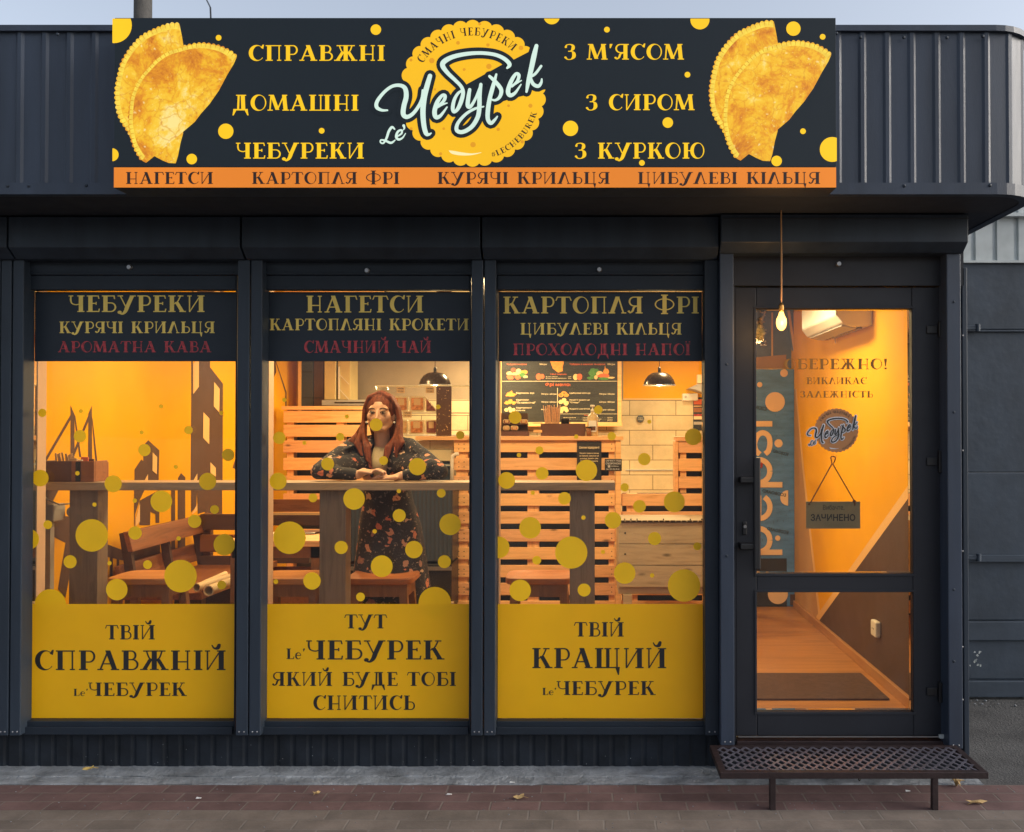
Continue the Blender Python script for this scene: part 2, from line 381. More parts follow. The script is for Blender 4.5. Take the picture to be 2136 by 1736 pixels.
def G(c):
    if c == 'А': return .86, [S(.11, 0, .43, 1, .075), S(.69, 0, .41, 1, T), B(.2, .6, .32), B(.0, .24, .031), B(.53, .86, .031)]
    if c == 'Б': return .72, stem(.2) + [B(.2, .62, .969), S(.63, .78, .60, 1, .06)] + bowl(.25, 0, .58, .70)
    if c == 'В': return .70, stem(.2) + bowl(.25, .5, 1, .60) + bowl(.25, 0, .56, .68)
    if c == 'Г': return .64, stem(.2) + [B(.2, .6, .969), S(.64, .76, .58, 1, .06)]
    if c == 'Д': return .84, [S(.30, .05, .33, 1, .10), S(.56, .05, .53, 1, T), B(.2, .70, .969), B(.06, .78, .06, .09), [(.02, -.3), (.08, -.3), (.24, .09), (.07, .09)], [(.76, -.3), (.82, -.3), (.77, .09), (.60, .09)]]
    if c == 'Е': return .64, stem(.2) + [B(.2, .57, .969), B(.2, .46, .52), B(.2, .60, .031), S(.60, .80, .56, 1, .055), S(.59, 0, .62, .2, .055), S(.47, .43, .47, .61, .05)]
    if c == 'Є': return .74, ringp(.40, .5, .38, .515, T, .05, 26, 38, 322) + [B(.2, .52, .52), [(.60, .84), (.72, .76), (.76, 1.03), (.69, 1.03)]]
    if c == 'Ж': return 1.10, stem(.54) + ribbon([(.60, .52, t_), (.74, .62, t_), (.84, .95, t_)], round_=False) + ribbon([(.48, .52, t_), (.34, .62, t_), (.24, .95, t_)], round_=False) + [S(.95, 0, .68, .56, .17), S(.13, 0, .40, .56, .17), B(.8, 1.1, .031), B(-.02, .28, .031), B(.72, .98, .969), B(.1, .36, .969)]
    if c == 'З': return .60, ribbon([(.08, .80, .12), (.12, .93, t_), (.30, .97, t_), (.44, .88, .14), (.44, .70, .17), (.34, .56, t_), (.22, .53, t_)]) + ribbon([(.22, .53, t_), (.38, .52, t_), (.48, .40, .17), (.48, .18, .18), (.34, .02, t_), (.16, .02, t_), (.06, .14, .12)])
    if c in 'И': return .86, thin(.12, sb=False) + [S(.12, .0, .62, .97, t_)] + stem(.66) 
    if c == 'Й': return .86, G('И')[1] + ribbon([(.30, 1.26, .05), (.38, 1.12, .08), (.52, 1.12, .16), (.58, 1.28, .13)])
    if c == 'І': return .36, stem(.18)
    if c == 'Ї': return .36, stem(.18) + ball(.06, 1.15, .06) + ball(.30, 1.15, .06)
    if c == 'К': return .84, stem(.2) + ribbon([(.28, .48, t_), (.46, .62, t_), (.60, .95, t_)], round_=False) + [S(.70, 0, .42, .60, .19), B(.55, .86, .031), B(.48, .74, .969)]
    if c == 'Л': return .84, [S(.13, 0, .42, 1, T), S(.71, 0, .45, 1, .075), B(-.03, .30, .031), B(.60, .84, .031)]
    if c == 'М': return 1.02, [S(.10, 0, .16, 1, .07), S(.47, .05, .2, 1, .19), S(.47, .05, .80, 1, .07), S(.88, 0, .80, 1, T), B(-.02, .24, .031), B(.72, 1.04, .031), B(.04, .28, .969), B(.72, .96, .969)]
    if c == 'Н': return .84, stem(.2) + thin(.68) + [B(.2, .68, .42)]
    if c == 'О': return .80, ringp(.40, .5, .39, .515, T, .06)
    if c == 'П': return .84, stem(.2) + thin(.68) + [B(.2, .68, .969)]
    if c == 'Р': return .68, stem(.2) + bowl(.25, .38, 1, .66)
    if c == 'С': return .74, ringp(.40, .5, .38, .515, T, .05, 26, 38, 322) + [[(.60, .84), (.72, .76), (.76, 1.03), (.69, 1.03)]]
    if c == 'Т': return .74, stem(.37, st=False) + [B(.06, .68, .969), S(.0, .76, .08, 1, .055), S(.74, .76, .66, 1, .055)]
    if c == 'У': return .82, [S(.36, .33, .10, 1, t_), S(.40, .20, .68, 1, T), B(-.02, .24, .969), B(.56, .84, .969)] + ribbon([(.43, .26, .19), (.34, .02, .17), (.20, -.12, .10), (.08, -.06, .06)]) + ball(.08, -.02, .10)
    if c == 'Ф': return 1.0, stem(.5, -.04, 1.12) + ringp(.5, .54, .48, .36, .065, .065)
    if c == 'Х': return .84, [S(.68, 0, .18, 1, T), S(.12, 0, .70, 1, .065), B(.0, .28, .031), B(.52, .86, .031), B(.02, .34, .969), B(.56, .84, .969)]
    if c == 'Ц': return .86, stem(.2) + thin(.66) + [B(.2, .72, .031), [(.60, .06), (.80, .06), (.74, -.30), (.70, -.30)]]
    if c == 'Ч': return .74, stem(.56) + ribbon([(.09, .97, t_), (.08, .72, .08), (.14, .52, t_), (.34, .44, t_), (.56, .52, t_)], round_=False) + [B(-.02, .2, .969)]
    if c == 'Ш': return 1.14, stem(.2) + thin(.60) + stem(.92) + [B(.2, .92, .031)]
    if c == 'Щ': return 1.14, stem(.2) + stem(.56, w=.14) + thin(.94) + [B(.2, 1.0, .031), [(.86, .06), (1.06, .06), (1.02, -.34), (.98, -.34)]]
    if c == 'Ь': return .68, stem(.2) + bowl(.25, 0, .58, .66)
    if c == 'Ю': return 1.16, stem(.2) + [B(.2, .48, .5)] + ringp(.78, .5, .36, .515, T * .9, .06)
    if c == 'Я': return .74, stem(.56) + bowl(.50, .42, 1, .06, True) + ribbon([(.50, .44, t_), (.32, .38, .1), (.24, .15, .1), (.12, .04, t_), (.04, .12, .06)]) + ball(.06, .12, .06)
    if c == "'": return .22, [[(.05, 1.0), (.2, 1.0), (.10, .72), (.05, .74)]]
    if c == '!': return .32, [[(.06, 1.0), (.26, 1.0), (.19, .28), (.13, .28)]] + ball(.16, .08, .09)
    if c == 'L': return .62, stem(.2) + [B(.2, .58, .031), S(.58, 0, .60, .24, .06)]
    if c == 'e': return .52, [p for p in ringp(.25, .31, .24, .33, .13, .06, 24, 5, 320)] + [B(.08, .46, .34)]
    if c == 'C': return G('С')
    if c == 'H': return G('Н')
    if c == 'E': return G('Е')
    if c == 'B': return G('В')
    if c == 'K': return G('К')
    if c == 'U': return .84, [S(.2, .3, .2, 1, T), S(.68, .3, .68, 1, t_), B(.04, .36, .969), B(.56, .80, .969)] + ribbon([(.2, .34, T), (.26, .08, .14), (.44, .02, .08), (.62, .10, t_), (.68, .34, t_)], round_=False)
    if c == 'R': return .80, stem(.2) + bowl(.25, .42, 1, .62) + [S(.68, 0, .40, .46, .17), B(.56, .82, .031)]
    if c == '#': return .6, [S(.15, .1, .25, .9, .08), S(.38, .1, .48, .9, .08), B(.04, .58, .35), B(.04, .58, .65)]
    return .42, []
def layout(s, track=.07):
    x = 0; out = []
    for c in s:
        w_, ps = G(c); out.append((x, w_, ps)); x += w_ + track
    return x - track, out
class Art:
    """flat print: photo-space polygons laid on the plane y = Y, each a hair above the one before"""
    def __init__(s, Y, step=.000018, rect=None, fn=None): s.Y = Y; s.m = MB(); s.k = 0; s.step = step; s.rect = rect; s.fn = fn
    def poly(s, pts, same=False):
        if s.rect: pts = clip_poly([tuple(p[:2]) for p in pts], *s.rect)
        if len(pts) < 3: return s
        if s.fn: q = [s.fn(p[0], p[1], s.k * s.step) for p in pts]
        else: q = [P(p[0], p[1], s.Y - s.k * s.step) for p in pts]
        s.m.quad(*q)
        if not same: s.k = (s.k + 1) % 40
        return s
    def polys(s, L):
        for p in L: s.poly(p)
        return s
    def dot(s, u, v, r, n=28): return s.poly([(u + r * cos(2 * pi * i / n), v + r * sin(2 * pi * i / n)) for i in range(n)])
    def rect_(s, u0, u1, v0, v1): return s.poly([(u0, v0), (u1, v0), (u1, v1), (u0, v1)])
    def text(s, st, u0, u1, v0, v1):      # v0 = cap top, v1 = baseline
        W, gl = layout(st); a = (u1 - u0) / W; b = v1 - v0
        for x, w_, ps in gl:
            for p in ps: s.poly([(u0 + (x + q[0]) * a, v1 - q[1] * b) for q in p])
        return s
    def arc(s, st, cx, cy, r, a0, a1, h, flip=False):   # text on an arc; degrees, 0 = right, anticlockwise
        W, gl = layout(st, .14)
        for x, w_, ps in gl:
            f = (x + w_ / 2) / W; a = radians(a0 + (a1 - a0) * f); kx = abs(radians(a1 - a0)) * r / W
            for p in ps:
                q2 = []
                for q in p:
                    lx = (q[0] - w_ / 2) * kx; ly = q[1] * h
                    if not flip: rr = r + ly; q2.append((cx + rr * cos(a) + lx * sin(a), cy - rr * sin(a) + lx * cos(a)))
                    else: rr = r - ly; q2.append((cx + rr * cos(a) - lx * sin(a), cy - rr * sin(a) - lx * cos(a)))
                s.poly(q2)
        return s
    def build(s, name, m, parent, label=None): return s.m.build(name, m, parent, label, fix=False)
def words(Y, lines, name, m, parent):      # every printed word is a part of its own
    for st, u0, u1, v0, v1 in lines:
        W, gl = layout(st); a = (u1 - u0) / W; i = 0
        for wd in st.split(' '):
            n = len(wd); x = gl[i][0]; x2 = gl[i + n - 1][0] + gl[i + n - 1][1]
            ar = Art(Y); ar.text(wd, u0 + x * a, u0 + x2 * a, v0, v1); ar.build(name, m, parent); i += n + 1
FONTC = bpy.data.curves.new('lettering_source', 'FONT'); FONTO = bpy.data.objects.new('lettering_source', FONTC)
_fc = {}
def glyphs(body, bold=False):
    key = (body, bold)
    if key in _fc: return _fc[key]
    COL.objects.link(FONTO); FONTC.body = body; FONTC.resolution_u = 2; FONTC.offset = .022 if bold else .0
    bpy.context.view_layer.update(); dg = bpy.context.evaluated_depsgraph_get()
    me = bpy.data.meshes.new_from_object(FONTO.evaluated_get(dg))
    vs = [v.co.copy() for v in me.vertices]; fs = [tuple(p.vertices) for p in me.polygons]
    bpy.data.meshes.remove(me); COL.objects.unlink(FONTO)
    x0 = min(v.x for v in vs); x1 = max(v.x for v in vs); y0 = min(v.y for v in vs); y1 = max(v.y for v in vs)
    _fc[key] = ([((v.x - x0) / (x1 - x0), (v.y - y0) / (y1 - y0)) for v in vs], fs); return _fc[key]
def ptext(art, body, u0, u1, v0, v1, bold=True, rot=None):
    vs, fs = glyphs(body, bold)
    q = []
    for x, y in vs:
        u, v = u0 + x * (u1 - u0), v1 - y * (v1 - v0)
        if rot: du, dv = u - rot[0], v - rot[1]; u, v = rot[0] + du * cos(rot[2]) - dv * sin(rot[2]), rot[1] + du * sin(rot[2]) + dv * cos(rot[2])
        q.append(art.fn(u, v, art.k * art.step) if art.fn else P(u, v, art.Y - art.k * art.step))
    art.m.add(q, fs); art.k = (art.k + 1) % 40

# ================================================================ SETTING: ground
F = H - 1.38                    # shop floor level
def brick_mat(name, c1, c2, mortar, bw, bh, ms=.006, off=.5, axes='xy', loc=(0, 0), rough=.8, bump=.7, var=.32):
    m = bpy.data.materials.new(name); m.use_nodes = True; t = m.node_tree; b = t.nodes['Principled BSDF']
    pos = t.nodes.new('ShaderNodeNewGeometry').outputs['Position']; sp = t.nodes.new('ShaderNodeSeparateXYZ'); t.links.new(pos, sp.inputs[0])
    cb = t.nodes.new('ShaderNodeCombineXYZ'); t.links.new(sp.outputs[0], cb.inputs[0]); t.links.new(sp.outputs[1 if axes == 'xy' else 2], cb.inputs[1])
    mp = t.nodes.new('ShaderNodeMapping'); mp.inputs['Location'].default_value = (-loc[0], -loc[1], 0); t.links.new(cb.outputs[0], mp.inputs[0])
    nz = node(t, 'ShaderNodeTexNoise', Scale=7.0, Detail=2.0); t.links.new(mp.outputs[0], nz.inputs['Vector'])
    ad = t.nodes.new('ShaderNodeMix'); ad.data_type = 'RGBA'; ad.blend_type = 'LINEAR_LIGHT'; ad.inputs[0].default_value = .004 if axes == 'xy' else 0
    t.links.new(mp.outputs[0], ad.inputs[6]); t.links.new(nz.outputs[1], ad.inputs[7])
    br = t.nodes.new('ShaderNodeTexBrick'); br.offset = off; br.inputs['Scale'].default_value = 1
    br.inputs['Brick Width'].default_value = bw; br.inputs['Row Height'].default_value = bh; br.inputs['Mortar Size'].default_value = ms; br.inputs['Mortar Smooth'].default_value = .3
    br.inputs['Color1'].default_value = (*c1, 1); br.inputs['Color2'].default_value = (*c2, 1); br.inputs['Mortar'].default_value = (*mortar, 1)
    t.links.new(ad.outputs[2], br.inputs['Vector'])
    n = node(t, 'ShaderNodeTexNoise', Scale=5.0, Detail=8.0, Roughness=.7); t.links.new(mp.outputs[0], n.inputs['Vector'])
    dr = ramp(t, n.outputs[0], [(.3, (1 - var,) * 3), (.7, (1 + var * .6,) * 3)])
    mx = node(t, 'ShaderNodeMix', data_type='RGBA', blend_type='MULTIPLY'); mx.inputs[0].default_value = 1
    t.links.new(br.outputs['Color'], mx.inputs[6]); t.links.new(dr, mx.inputs[7]); t.links.new(mx.outputs[2], b.inputs['Base Color'])
    b.inputs['Roughness'].default_value = rough; b.inputs['Specular IOR Level'].default_value = .25
    n2 = node(t, 'ShaderNodeTexNoise', Scale=90.0, Detail=4.0); t.links.new(mp.outputs[0], n2.inputs['Vector'])
    mh = t.nodes.new('ShaderNodeMath'); mh.operation = 'MULTIPLY_ADD'; t.links.new(n2.outputs[0], mh.inputs[0]); mh.inputs[1].default_value = .25
    inv = t.nodes.new('ShaderNodeMath'); inv.operation = 'SUBTRACT'; inv.inputs[0].default_value = 1; t.links.new(br.outputs['Fac'], inv.inputs[1]); t.links.new(inv.outputs[0], mh.inputs[2])
    bp = node(t, 'ShaderNodeBump', Strength=bump, Distance=.006); t.links.new(mh.outputs[0], bp.inputs['Height']); t.links.new(bp.outputs[0], b.inputs['Normal'])
    return m
m_red = brick_mat('red_pavers', (.165, .102, .096), (.118, .073, .070), (.17, .135, .12), .20, .0872, .0045, loc=(0, -.156 - .0872 * 40))
m_gry = brick_mat('grey_brown_pavers', (.190, .155, .132), (.138, .114, .098), (.19, .165, .145), .20, .0872, .0045, loc=(.06, -.156 - .0872 * 40))
tag(MB().quad((-120, -120, -.004), (120, -120, -.004), (120, 160, -.004), (-120, 160, -.004)).build('ground', M['asphalt']), kind='structure')
tag(MB().quad((-30, -.415, 0), (30, -.415, 0), (30, -.156, 0), (-30, -.156, 0)).build('red_paving', m_red), kind='structure')
tag(MB().quad((-30, -14, 0), (30, -14, 0), (30, -.4155, 0), (-30, -.4155, 0)).build('pavement', m_gry), kind='structure')
# concrete strip along the shop: a low uneven sill
mb = MB(); n = 90; x0, x1 = -4.2, 1.70
rows = [(-.156, -.003), (-.152, .005), (-.085, .007), (-.080, .011), (.06, .012)]
for i in range(n + 1):
    x = x0 + (x1 - x0) * i / n
    for (y, z) in rows:
        jz = random.uniform(-.003, .003) if z > 0 else 0
        mb.v.append((x, y + random.uniform(-.006, .006) * (y < -.01), max(z + jz * .6, -.003)))
for i in range(n):
    for k in range(4):
        a = i * 5 + k; mb.f.append((a, a + 5, a + 6, a + 1))
tag(mb.build('kerb', M['concrete']), kind='structure')

# ================================================================ THE SHOP BUILDING
shop = thing('kiosk_building', 'dark navy metal shop kiosk with three glowing shop windows and a glass door', 'building', (0, 0, 0))
FY = -.48                                          # plane of the parapet
SOF = P(1228, 408, FY)[2]; TOP = P(1228, 56, FY)[2]
XR = 1.70; XL = -4.2
WT = H + (892 - 560) * 4.1 / 1900                  # top of the window zone
# parapet: corrugated sheet following the rounded right corner
R_ = .185; XC = 1.805
def fascia_path(x0=XL, off=0.0):
    pts = [(x0, FY - off)]; pts.append((XC - R_, FY - off))
    for i in range(1, 9):
        a = -pi / 2 + (pi / 2) * i / 8; pts.append((XC - R_ + (R_ + off) * cos(a), FY + R_ + (R_ + off) * sin(a)))
    pts.append((XC + off, 2.6)); return pts
def along(path, s):
    for a, b in zip(path, path[1:]):
        l = sqrt((b[0] - a[0]) ** 2 + (b[1] - a[1]) ** 2)
        if s <= l: 
            k = s / l; dx, dy = (b[0] - a[0]) / l, (b[1] - a[1]) / l
            return a[0] + dx * s, a[1] + dy * s, dy, -dx
        s -= l
    return None
path = fascia_path(); PITCHR = .0989
mb = MB(); prof = []; s0 = (XU(1792, FY) - XL) % PITCHR; s = s0 - PITCHR
pts = [(0, 0)]
while True:
    s += PITCHR
    for ds, h in ((0, 0), (.010, .0065), (.024, .0065), (.034, 0)):
        if along(path, s + ds) is None: break
        pts.append((s + ds, h))
    if along(path, s + .04) is None: break
zb, zt = ZV(384, FY), ZV(66, FY)
for s, h in pts:
    x, y, nx, ny = along(path, max(s, 0)); x += nx * h; y += ny * h
    mb.v += [(x, y, zb), (x, y, zt)]
for i in range(len(pts) - 1): mb.f.append((2 * i, 2 * i + 2, 2 * i + 3, 2 * i + 1))
mb.build('parapet_cladding', M['cladding'], shop)
def flashing(z0, z1, off, lip=0):
    p = fascia_path(off=off); q = fascia_path(off=-.02); mb = MB(); n = len(p)
    for a in p: mb.v += [(a[0], a[1], z0), (a[0], a[1], z1)]
    for a in q: mb.v += [(a[0], a[1], z0), (a[0], a[1], z1)]
    for i in range(n - 1):
        a = 2 * i; b = 2 * n + 2 * i
        mb.f += [(a, a + 2, a + 3, a + 1), (b, b + 1, b + 3, b + 2), (a, b, b + 2, a + 2), (a + 1, a + 3, b + 3, b + 1)]
    return mb
flashing(ZV(68, FY), TOP, .018).build('top_flashing', M['cladding'], shop)
flashing(SOF, ZV(384, FY), .020).build('bottom_flashing', M['cladding'], shop)
# soffit and roof
p = fascia_path(off=.015)
MB().prism([(a[0], a[1], SOF + .004) for a in p] + [(XL, 2.6, SOF + .004)], (0, 0, .02)).build('soffit', M['soffit'], shop)
MB().prism([(a[0], a[1], TOP - .06) for a in fascia_path(off=-.03)] + [(XL, 2.6, TOP - .06)], (0, 0, .03)).build('roof', M['galv'], shop)
mb = MB()
for u, v in ((1886, 388), (2065, 387), (1745, 70), (1795, 78), (1885, 78), (1975, 79), (2050, 76), (16, 388), (120, 72), (60, 388), (180, 387)):
    MB().ell(P(u, v, FY - .02), (.007, .006, .007), 8, 6).build('screw', M['metal'], shop)

# front wall pieces
PLT = ZV(1533, 0)
mb = MB(); x = XL                                   # corrugated plinth
prof = [(0, 0), (.045, 0), (.055, .005), (.062, .005), (.072, 0)]
xs = []
while x < XU(1502, .03):
    for dx, dy in prof[:-1]: xs.append((x + dx, .03 + dy))
    x += .072
for a in xs: mb.v += [(a[0], a[1], -.02), (a[0], a[1], PLT + .02)]
for i in range(len(xs) - 1): mb.f.append((2 * i, 2 * i + 2, 2 * i + 3, 2 * i + 1))
mb.build('plinth', M['plinth'], shop)
# flecks of dirt along the plinth foot belong to its wear
mb = MB()
for i in range(30):
    u = random.uniform(60, 1480); v = 1594 - abs(random.gauss(0, 16)); a = P(u, v, .029); r = random.uniform(.001, .003)
    mb.quad(*[(a[0] + r * cos(k * 1.26 + i) * .8, a[1], a[2] + r * sin(k * 1.26 + i)) for k in range(5)])
tag(mb.build('dirt_flecks', M['concrete'], shop), kind='stuff')

# shutter boxes (octagonal roller housings)
def shutter_box(u0, u1, vt, vm, vb, Yf, Yb, name='shutter_box', label=None):
    x0, x1 = XU(u0, Yf), XU(u1, Yf); zt = min(ZV(vt, Yf), SOF - .001); zm = ZV(vm, Yf); zb_ = ZV(vb, Yf + .055)
    sec = [(Yf, zt), (Yf, zm), (Yf + .055, zb_), (Yb, zb_), (Yb, zt)]
    o = MB().prism([(x0, y, z) for y, z in sec], (x1 - x0, 0, 0)).build(name, M['metal'], shop, label, bevel=.003)
    return o
for u0, u1 in ((-420, 10), (13, 498), (501, 1001), (1004, 1500)):
    shutter_box(u0 + (1 if u0 > 0 else 0), u1, 452, 516, 541, -.13, .0)
shutter_box(1505, 2022, 447, 505, 528, -.17, -.01, label='wider and slightly lower shutter box over the door')
mb = MB(); a0 = P(1507, 456, -.171); a1 = P(2021, 456, -.171); mb.box(a0[0], a1[0], -.1725, -.17, a0[2] - .001, a0[2] + .0015)
mb.build('shutter_box_seam', M['black'], shop)

UW = [(60, 491), (549, 979), (1037, 1468)]          # glass edges at eye level
GY = .035
# posts: pairs of shutter guide rails between windows
def rail(u0, u1, v0=541, v1=1535, Yf=-.055, m='metal'):
    x0, x1 = XU(u0, Yf), XU(u1, Yf)
    mb = MB().box(x0, x1, Yf, .03, ZV(v1, Yf), ZV(v0, Yf))
    o = mb.build('guide_rail', M[m], shop, bevel=.004)
    for k in (.3, .7): MB().ell((x0 + (x1 - x0) * k, Yf, ZV(v1 - 8, Yf)), (.004, .003, .004), 8, 5).build('screw', M['steel'], o)
    return o
rail(-26, -2); rail(0, 21.5); rail(24.5, 47); rail(494, 519.5); rail(522, 546); rail(983, 1007.5); rail(1010, 1034)
rail(1470, 1499, m='frame')
# door side rails stand further out
for u0, u1, v1 in ((1502, 1531, 1556), (1976, 2006, 1563)):
    o = rail(u0, u1, 528, v1, -.10, 'cladding')
u_ = [(1990, 630), (1990, 860), (1990, 1230), (1990, 1380), (1516, 760), (1516, 1160)]
for u, v in u_: MB().ell(P(u, v, -.101), (.006, .003, .006), 10, 6).build('screw', M['metal'], shop)
# corner flashing and outer side wall
MB().box(XU(2006, -.02), XR - .005, -.03, .05, .0, WT).build('corner_flashing', M['metal'], shop, bevel=.004)
for v in (700, 940, 1150, 1350, 1460): MB().ell(P(2008, v, -.031), (.004, .003, .004), 8, 5).build('screw', M['steel'], shop)
MB().box(1.60, XR - .012, .05, 5.2, 0, SOF).build('side_wall', M['metal'], shop)
XW = 1.587; XLW = -2.80; YB = 4.9; ZC = 2.46

# upper wall behind shutter boxes, wall above windows
MB().box(XL, XU(1502, 0), -.01, .09, ZV(574, 0), SOF).build('lintel_wall', M['frame'], shop)
MB().box(XL, XU(48, 0) - .001, .0, .09, PLT, ZV(574, 0) - .001).build('left_wall', M['frame'], shop)
MB().box(XL, XU(1502, 0), .045, .12, .0, F - .001).build('floor_beam', M['frame'], shop)

# ---------------------------------------------------------------- windows
DOTS = [
 [(88.3, 861.4, 8.7), (168.8, 857.7, 4.5), (336, 848, 4.5), (167, 910, 13), (295.5, 902.3, 4.5), (301, 939, 13), (393, 897.5, 9), (476, 949, 13), (462, 861.7, 4.5), (366.6, 974, 4.5), (84, 997.5, 17.5), (236, 1009.5, 18), (433, 1004.5, 18), (161.4, 987.5, 4.7),
  (336.5, 1046, 22.5), (197, 1052.7, 4.5), (281, 1044.7, 4.5), (447.6, 1063, 9.2), (99.7, 1094.7, 9.2), (191.4, 1117, 34), (281.8, 1112, 14), (406, 1087.6, 14), (372.6, 1123.4, 4.5), (468, 1136.4, 22.5), (146.3, 1172, 13.7), (228.4, 1175, 4.5), (307.8, 1178, 9.2), (376.6, 1202, 34), (243.6, 1230, 22.5), (462.4, 1220.6, 9.2), (60, 1125, 21.6), (105, 1262, 33)],
 [(593, 834.4, 4.5), (723.3, 869, 4.5), (582.7, 913.7, 13), (709.7, 911.5, 8.5), (635, 924, 4.3), (784.6, 886, 13.3), (914, 849, 4.8), (960, 907.8, 8.8), (683.5, 968, 13.5), (800, 961, 9.3), (870.7, 973.6, 18), (580.2, 1004, 17.8),
  (738.5, 1041, 22.5), (832, 1024.6, 4.5), (920.4, 1029, 9.2), (652.7, 1038.8, 9.2), (832.7, 1075.6, 13.6), (939, 1094, 22.5), (604, 1122, 34), (781.5, 1108.6, 4.6), (711.7, 1142.2, 13.8), (863.3, 1146.6, 18.2), (796.3, 1181.4, 22.8), (926.9, 1171.9, 13.6), (575.5, 1213.6, 4.9), (650.9, 1212, 18.2), (752, 1245.4, 9.2), (907, 1258.3, 34)],
 [(1074.4, 871, 13.3), (1248, 855, 9), (1354.4, 880, 4.3), (1125.2, 939.7, 8.5), (1082.5, 949.6, 4.6), (1202, 911, 4.5), (1276, 910, 8.8), (1446, 911.5, 17.5), (1344, 958, 13), (1130.8, 987.7, 13.3), (1223.4, 981.5, 22.3), (1056.8, 1002.4, 17.5), (1303, 1016.8, 8.8),
  (1177.5, 1040, 13.3), (1111.4, 1028.3, 4.4), (1105.8, 1101.2, 22.5), (1217, 1080, 4.6), (1278.7, 1085.5, 17.3), (1334, 1056.4, 13.3), (1406.6, 1047.2, 22), (1365.5, 1123.7, 13.9), (1454.5, 1139.8, 8.3), (1040, 1142, 22.8), (1191.7, 1152.8, 33.7), (1119.7, 1168.8, 9.2), (1257.8, 1151.5, 4.3), (1303.1, 1195.7, 22.5), (1360.3, 1200.6, 4.6), (1218.5, 1231, 13.6), (1085, 1231.8, 22.5), (1427, 1221.6, 34)]]
TOPT = [[('ЧЕБУРЕКИ', 144, 428, 616.5, 651), ('КУРЯЧІ КРИЛЬЦЯ', 123, 448, 671, 695)], [('НАГЕТСИ', 638, 884, 617, 652), ('КАРТОПЛЯНІ КРОКЕТИ', 562, 978, 665, 689)], [('КАРТОПЛЯ ФРІ', 1049, 1458, 619, 654), ('ЦИБУЛЕВІ КІЛЬЦЯ', 1085, 1422, 674, 698)]]
REDT = [('АРОМАТНА КАВА', 121, 441, 712, 735), ('СМАЧНИЙ ЧАЙ', 634, 900, 711, 736), ('ПРОХОЛОДНІ НАПОЇ', 1070, 1440, 717, 741)]
BOTT = [[('ТВІЙ', 220, 324, 1304, 1334), ('СПРАВЖНІЙ', 72, 472, 1357, 1398), ('ЧЕБУРЕК', 185, 389, 1424, 1452)],
        [('ТУТ', 719, 807, 1282, 1311), ('ЧЕБУРЕК', 640, 926, 1336, 1376), ('ЯКИЙ БУДЕ ТОБІ', 568, 951, 1402, 1431), ('СНИТИСЬ', 653, 866, 1451, 1481)],
        [('ТВІЙ', 1198, 1302, 1298, 1328), ('КРАЩИЙ', 1109, 1391, 1352, 1394), ('ЧЕБУРЕК', 1162, 1367, 1421, 1450)]]
LE = [(153, 183, 1437, 1452), (597, 636, 1353, 1375), (1131, 1160, 1435, 1450)]
SIDE = ['left', 'middle', 'right']
for i, (g0, g1) in enumerate(UW):
    x0, x1 = XU(g0, 0), XU(g1, 0); zt, zb_ = ZV(605, 0), ZV(1504, 0)
    fl = XU([48, 546, 1034][i], 0); fr = XU([493, 982, 1470][i], 0)
    ft, fb = ZV(575, 0), ZV(1533, 0)
    mb = MB(); mb.box(fl, x0, -.005, .075, fb, ft); mb.box(x1, fr + .002, -.005, .075, fb, ft)
    mb.box(x0, x1, -.005, .075, zt, ft); mb.box(x0, x1, -.005, .075, fb, zb_)
    win = mb.build('window', M['frame'], shop, bevel=.003)
    MB().box(x0 - .0, x1, -.02, -.0055, fb + .006, zb_ - .022).build('sill', M['frame'], win, bevel=.003)
    MB().box(x0 + .001, x1 - .001, GY, GY + .022, zb_ + .001, zt - .001).build('glass_pane', M['glass'], win)
    MB().box(x0 + .0005, x0 + .004, GY + .024, .125, zb_ + .002, zt - .002).build('inner_lining', M['pink'], win)
    lo = ZV(754, GY); hi = ZV(1260, GY)
    MB().box(x0 + .004, x1 - .003, GY - .002, GY - .0008, lo, zt - .004).build('dark_film', M['filmdark'], win)
    MB().box(x0 + .001, x1 - .001, GY - .002, GY - .0008, zb_ + .002, hi).build('yellow_film', M['film'], win)
    words(GY - .0023, TOPT[i], 'gold_lettering', M['lgold'], win)
    words(GY - .0023, [REDT[i]], 'red_lettering', M['lred'], win)
    words(GY - .0024, BOTT[i], 'black_lettering', M['lblack'], win)
    u0, u1, v0, v1 = LE[i]; words(GY - .0024, [("Le'", u0, u1 + 1, v0, v1)], 'black_lettering', M['lblack'], win)
    for (u, v, r) in DOTS[i]:
        ar = Art(GY - .0022 - (.0002 if v > 1240 else 0), rect=(g0 + .5 - (v - 1050) * .0, g1 - .5, 700, 1600)); ar.dot(u, v, r); ar.build('dot_sticker', M['film'] if v > 1255 else M['dot'], win)
    # lock knob above the window
    ku = [271, 766, 1250][i]; kv = [558, 565, 563][i]; a = P(ku, kv, -.012)
    MB().lathe([(.0, -.012), (.009, -.012), (.012, -.006), (.012, .004)], a, 16, 'y').build('lock_knob', M['steel'], win)
    # thin bead along the top of the frame
    MB().box(fl + .01, fr - .01, -.012, -.006, ft + .004, ft + .016).build('frame_bead', M['frame'], win, bevel=.003)

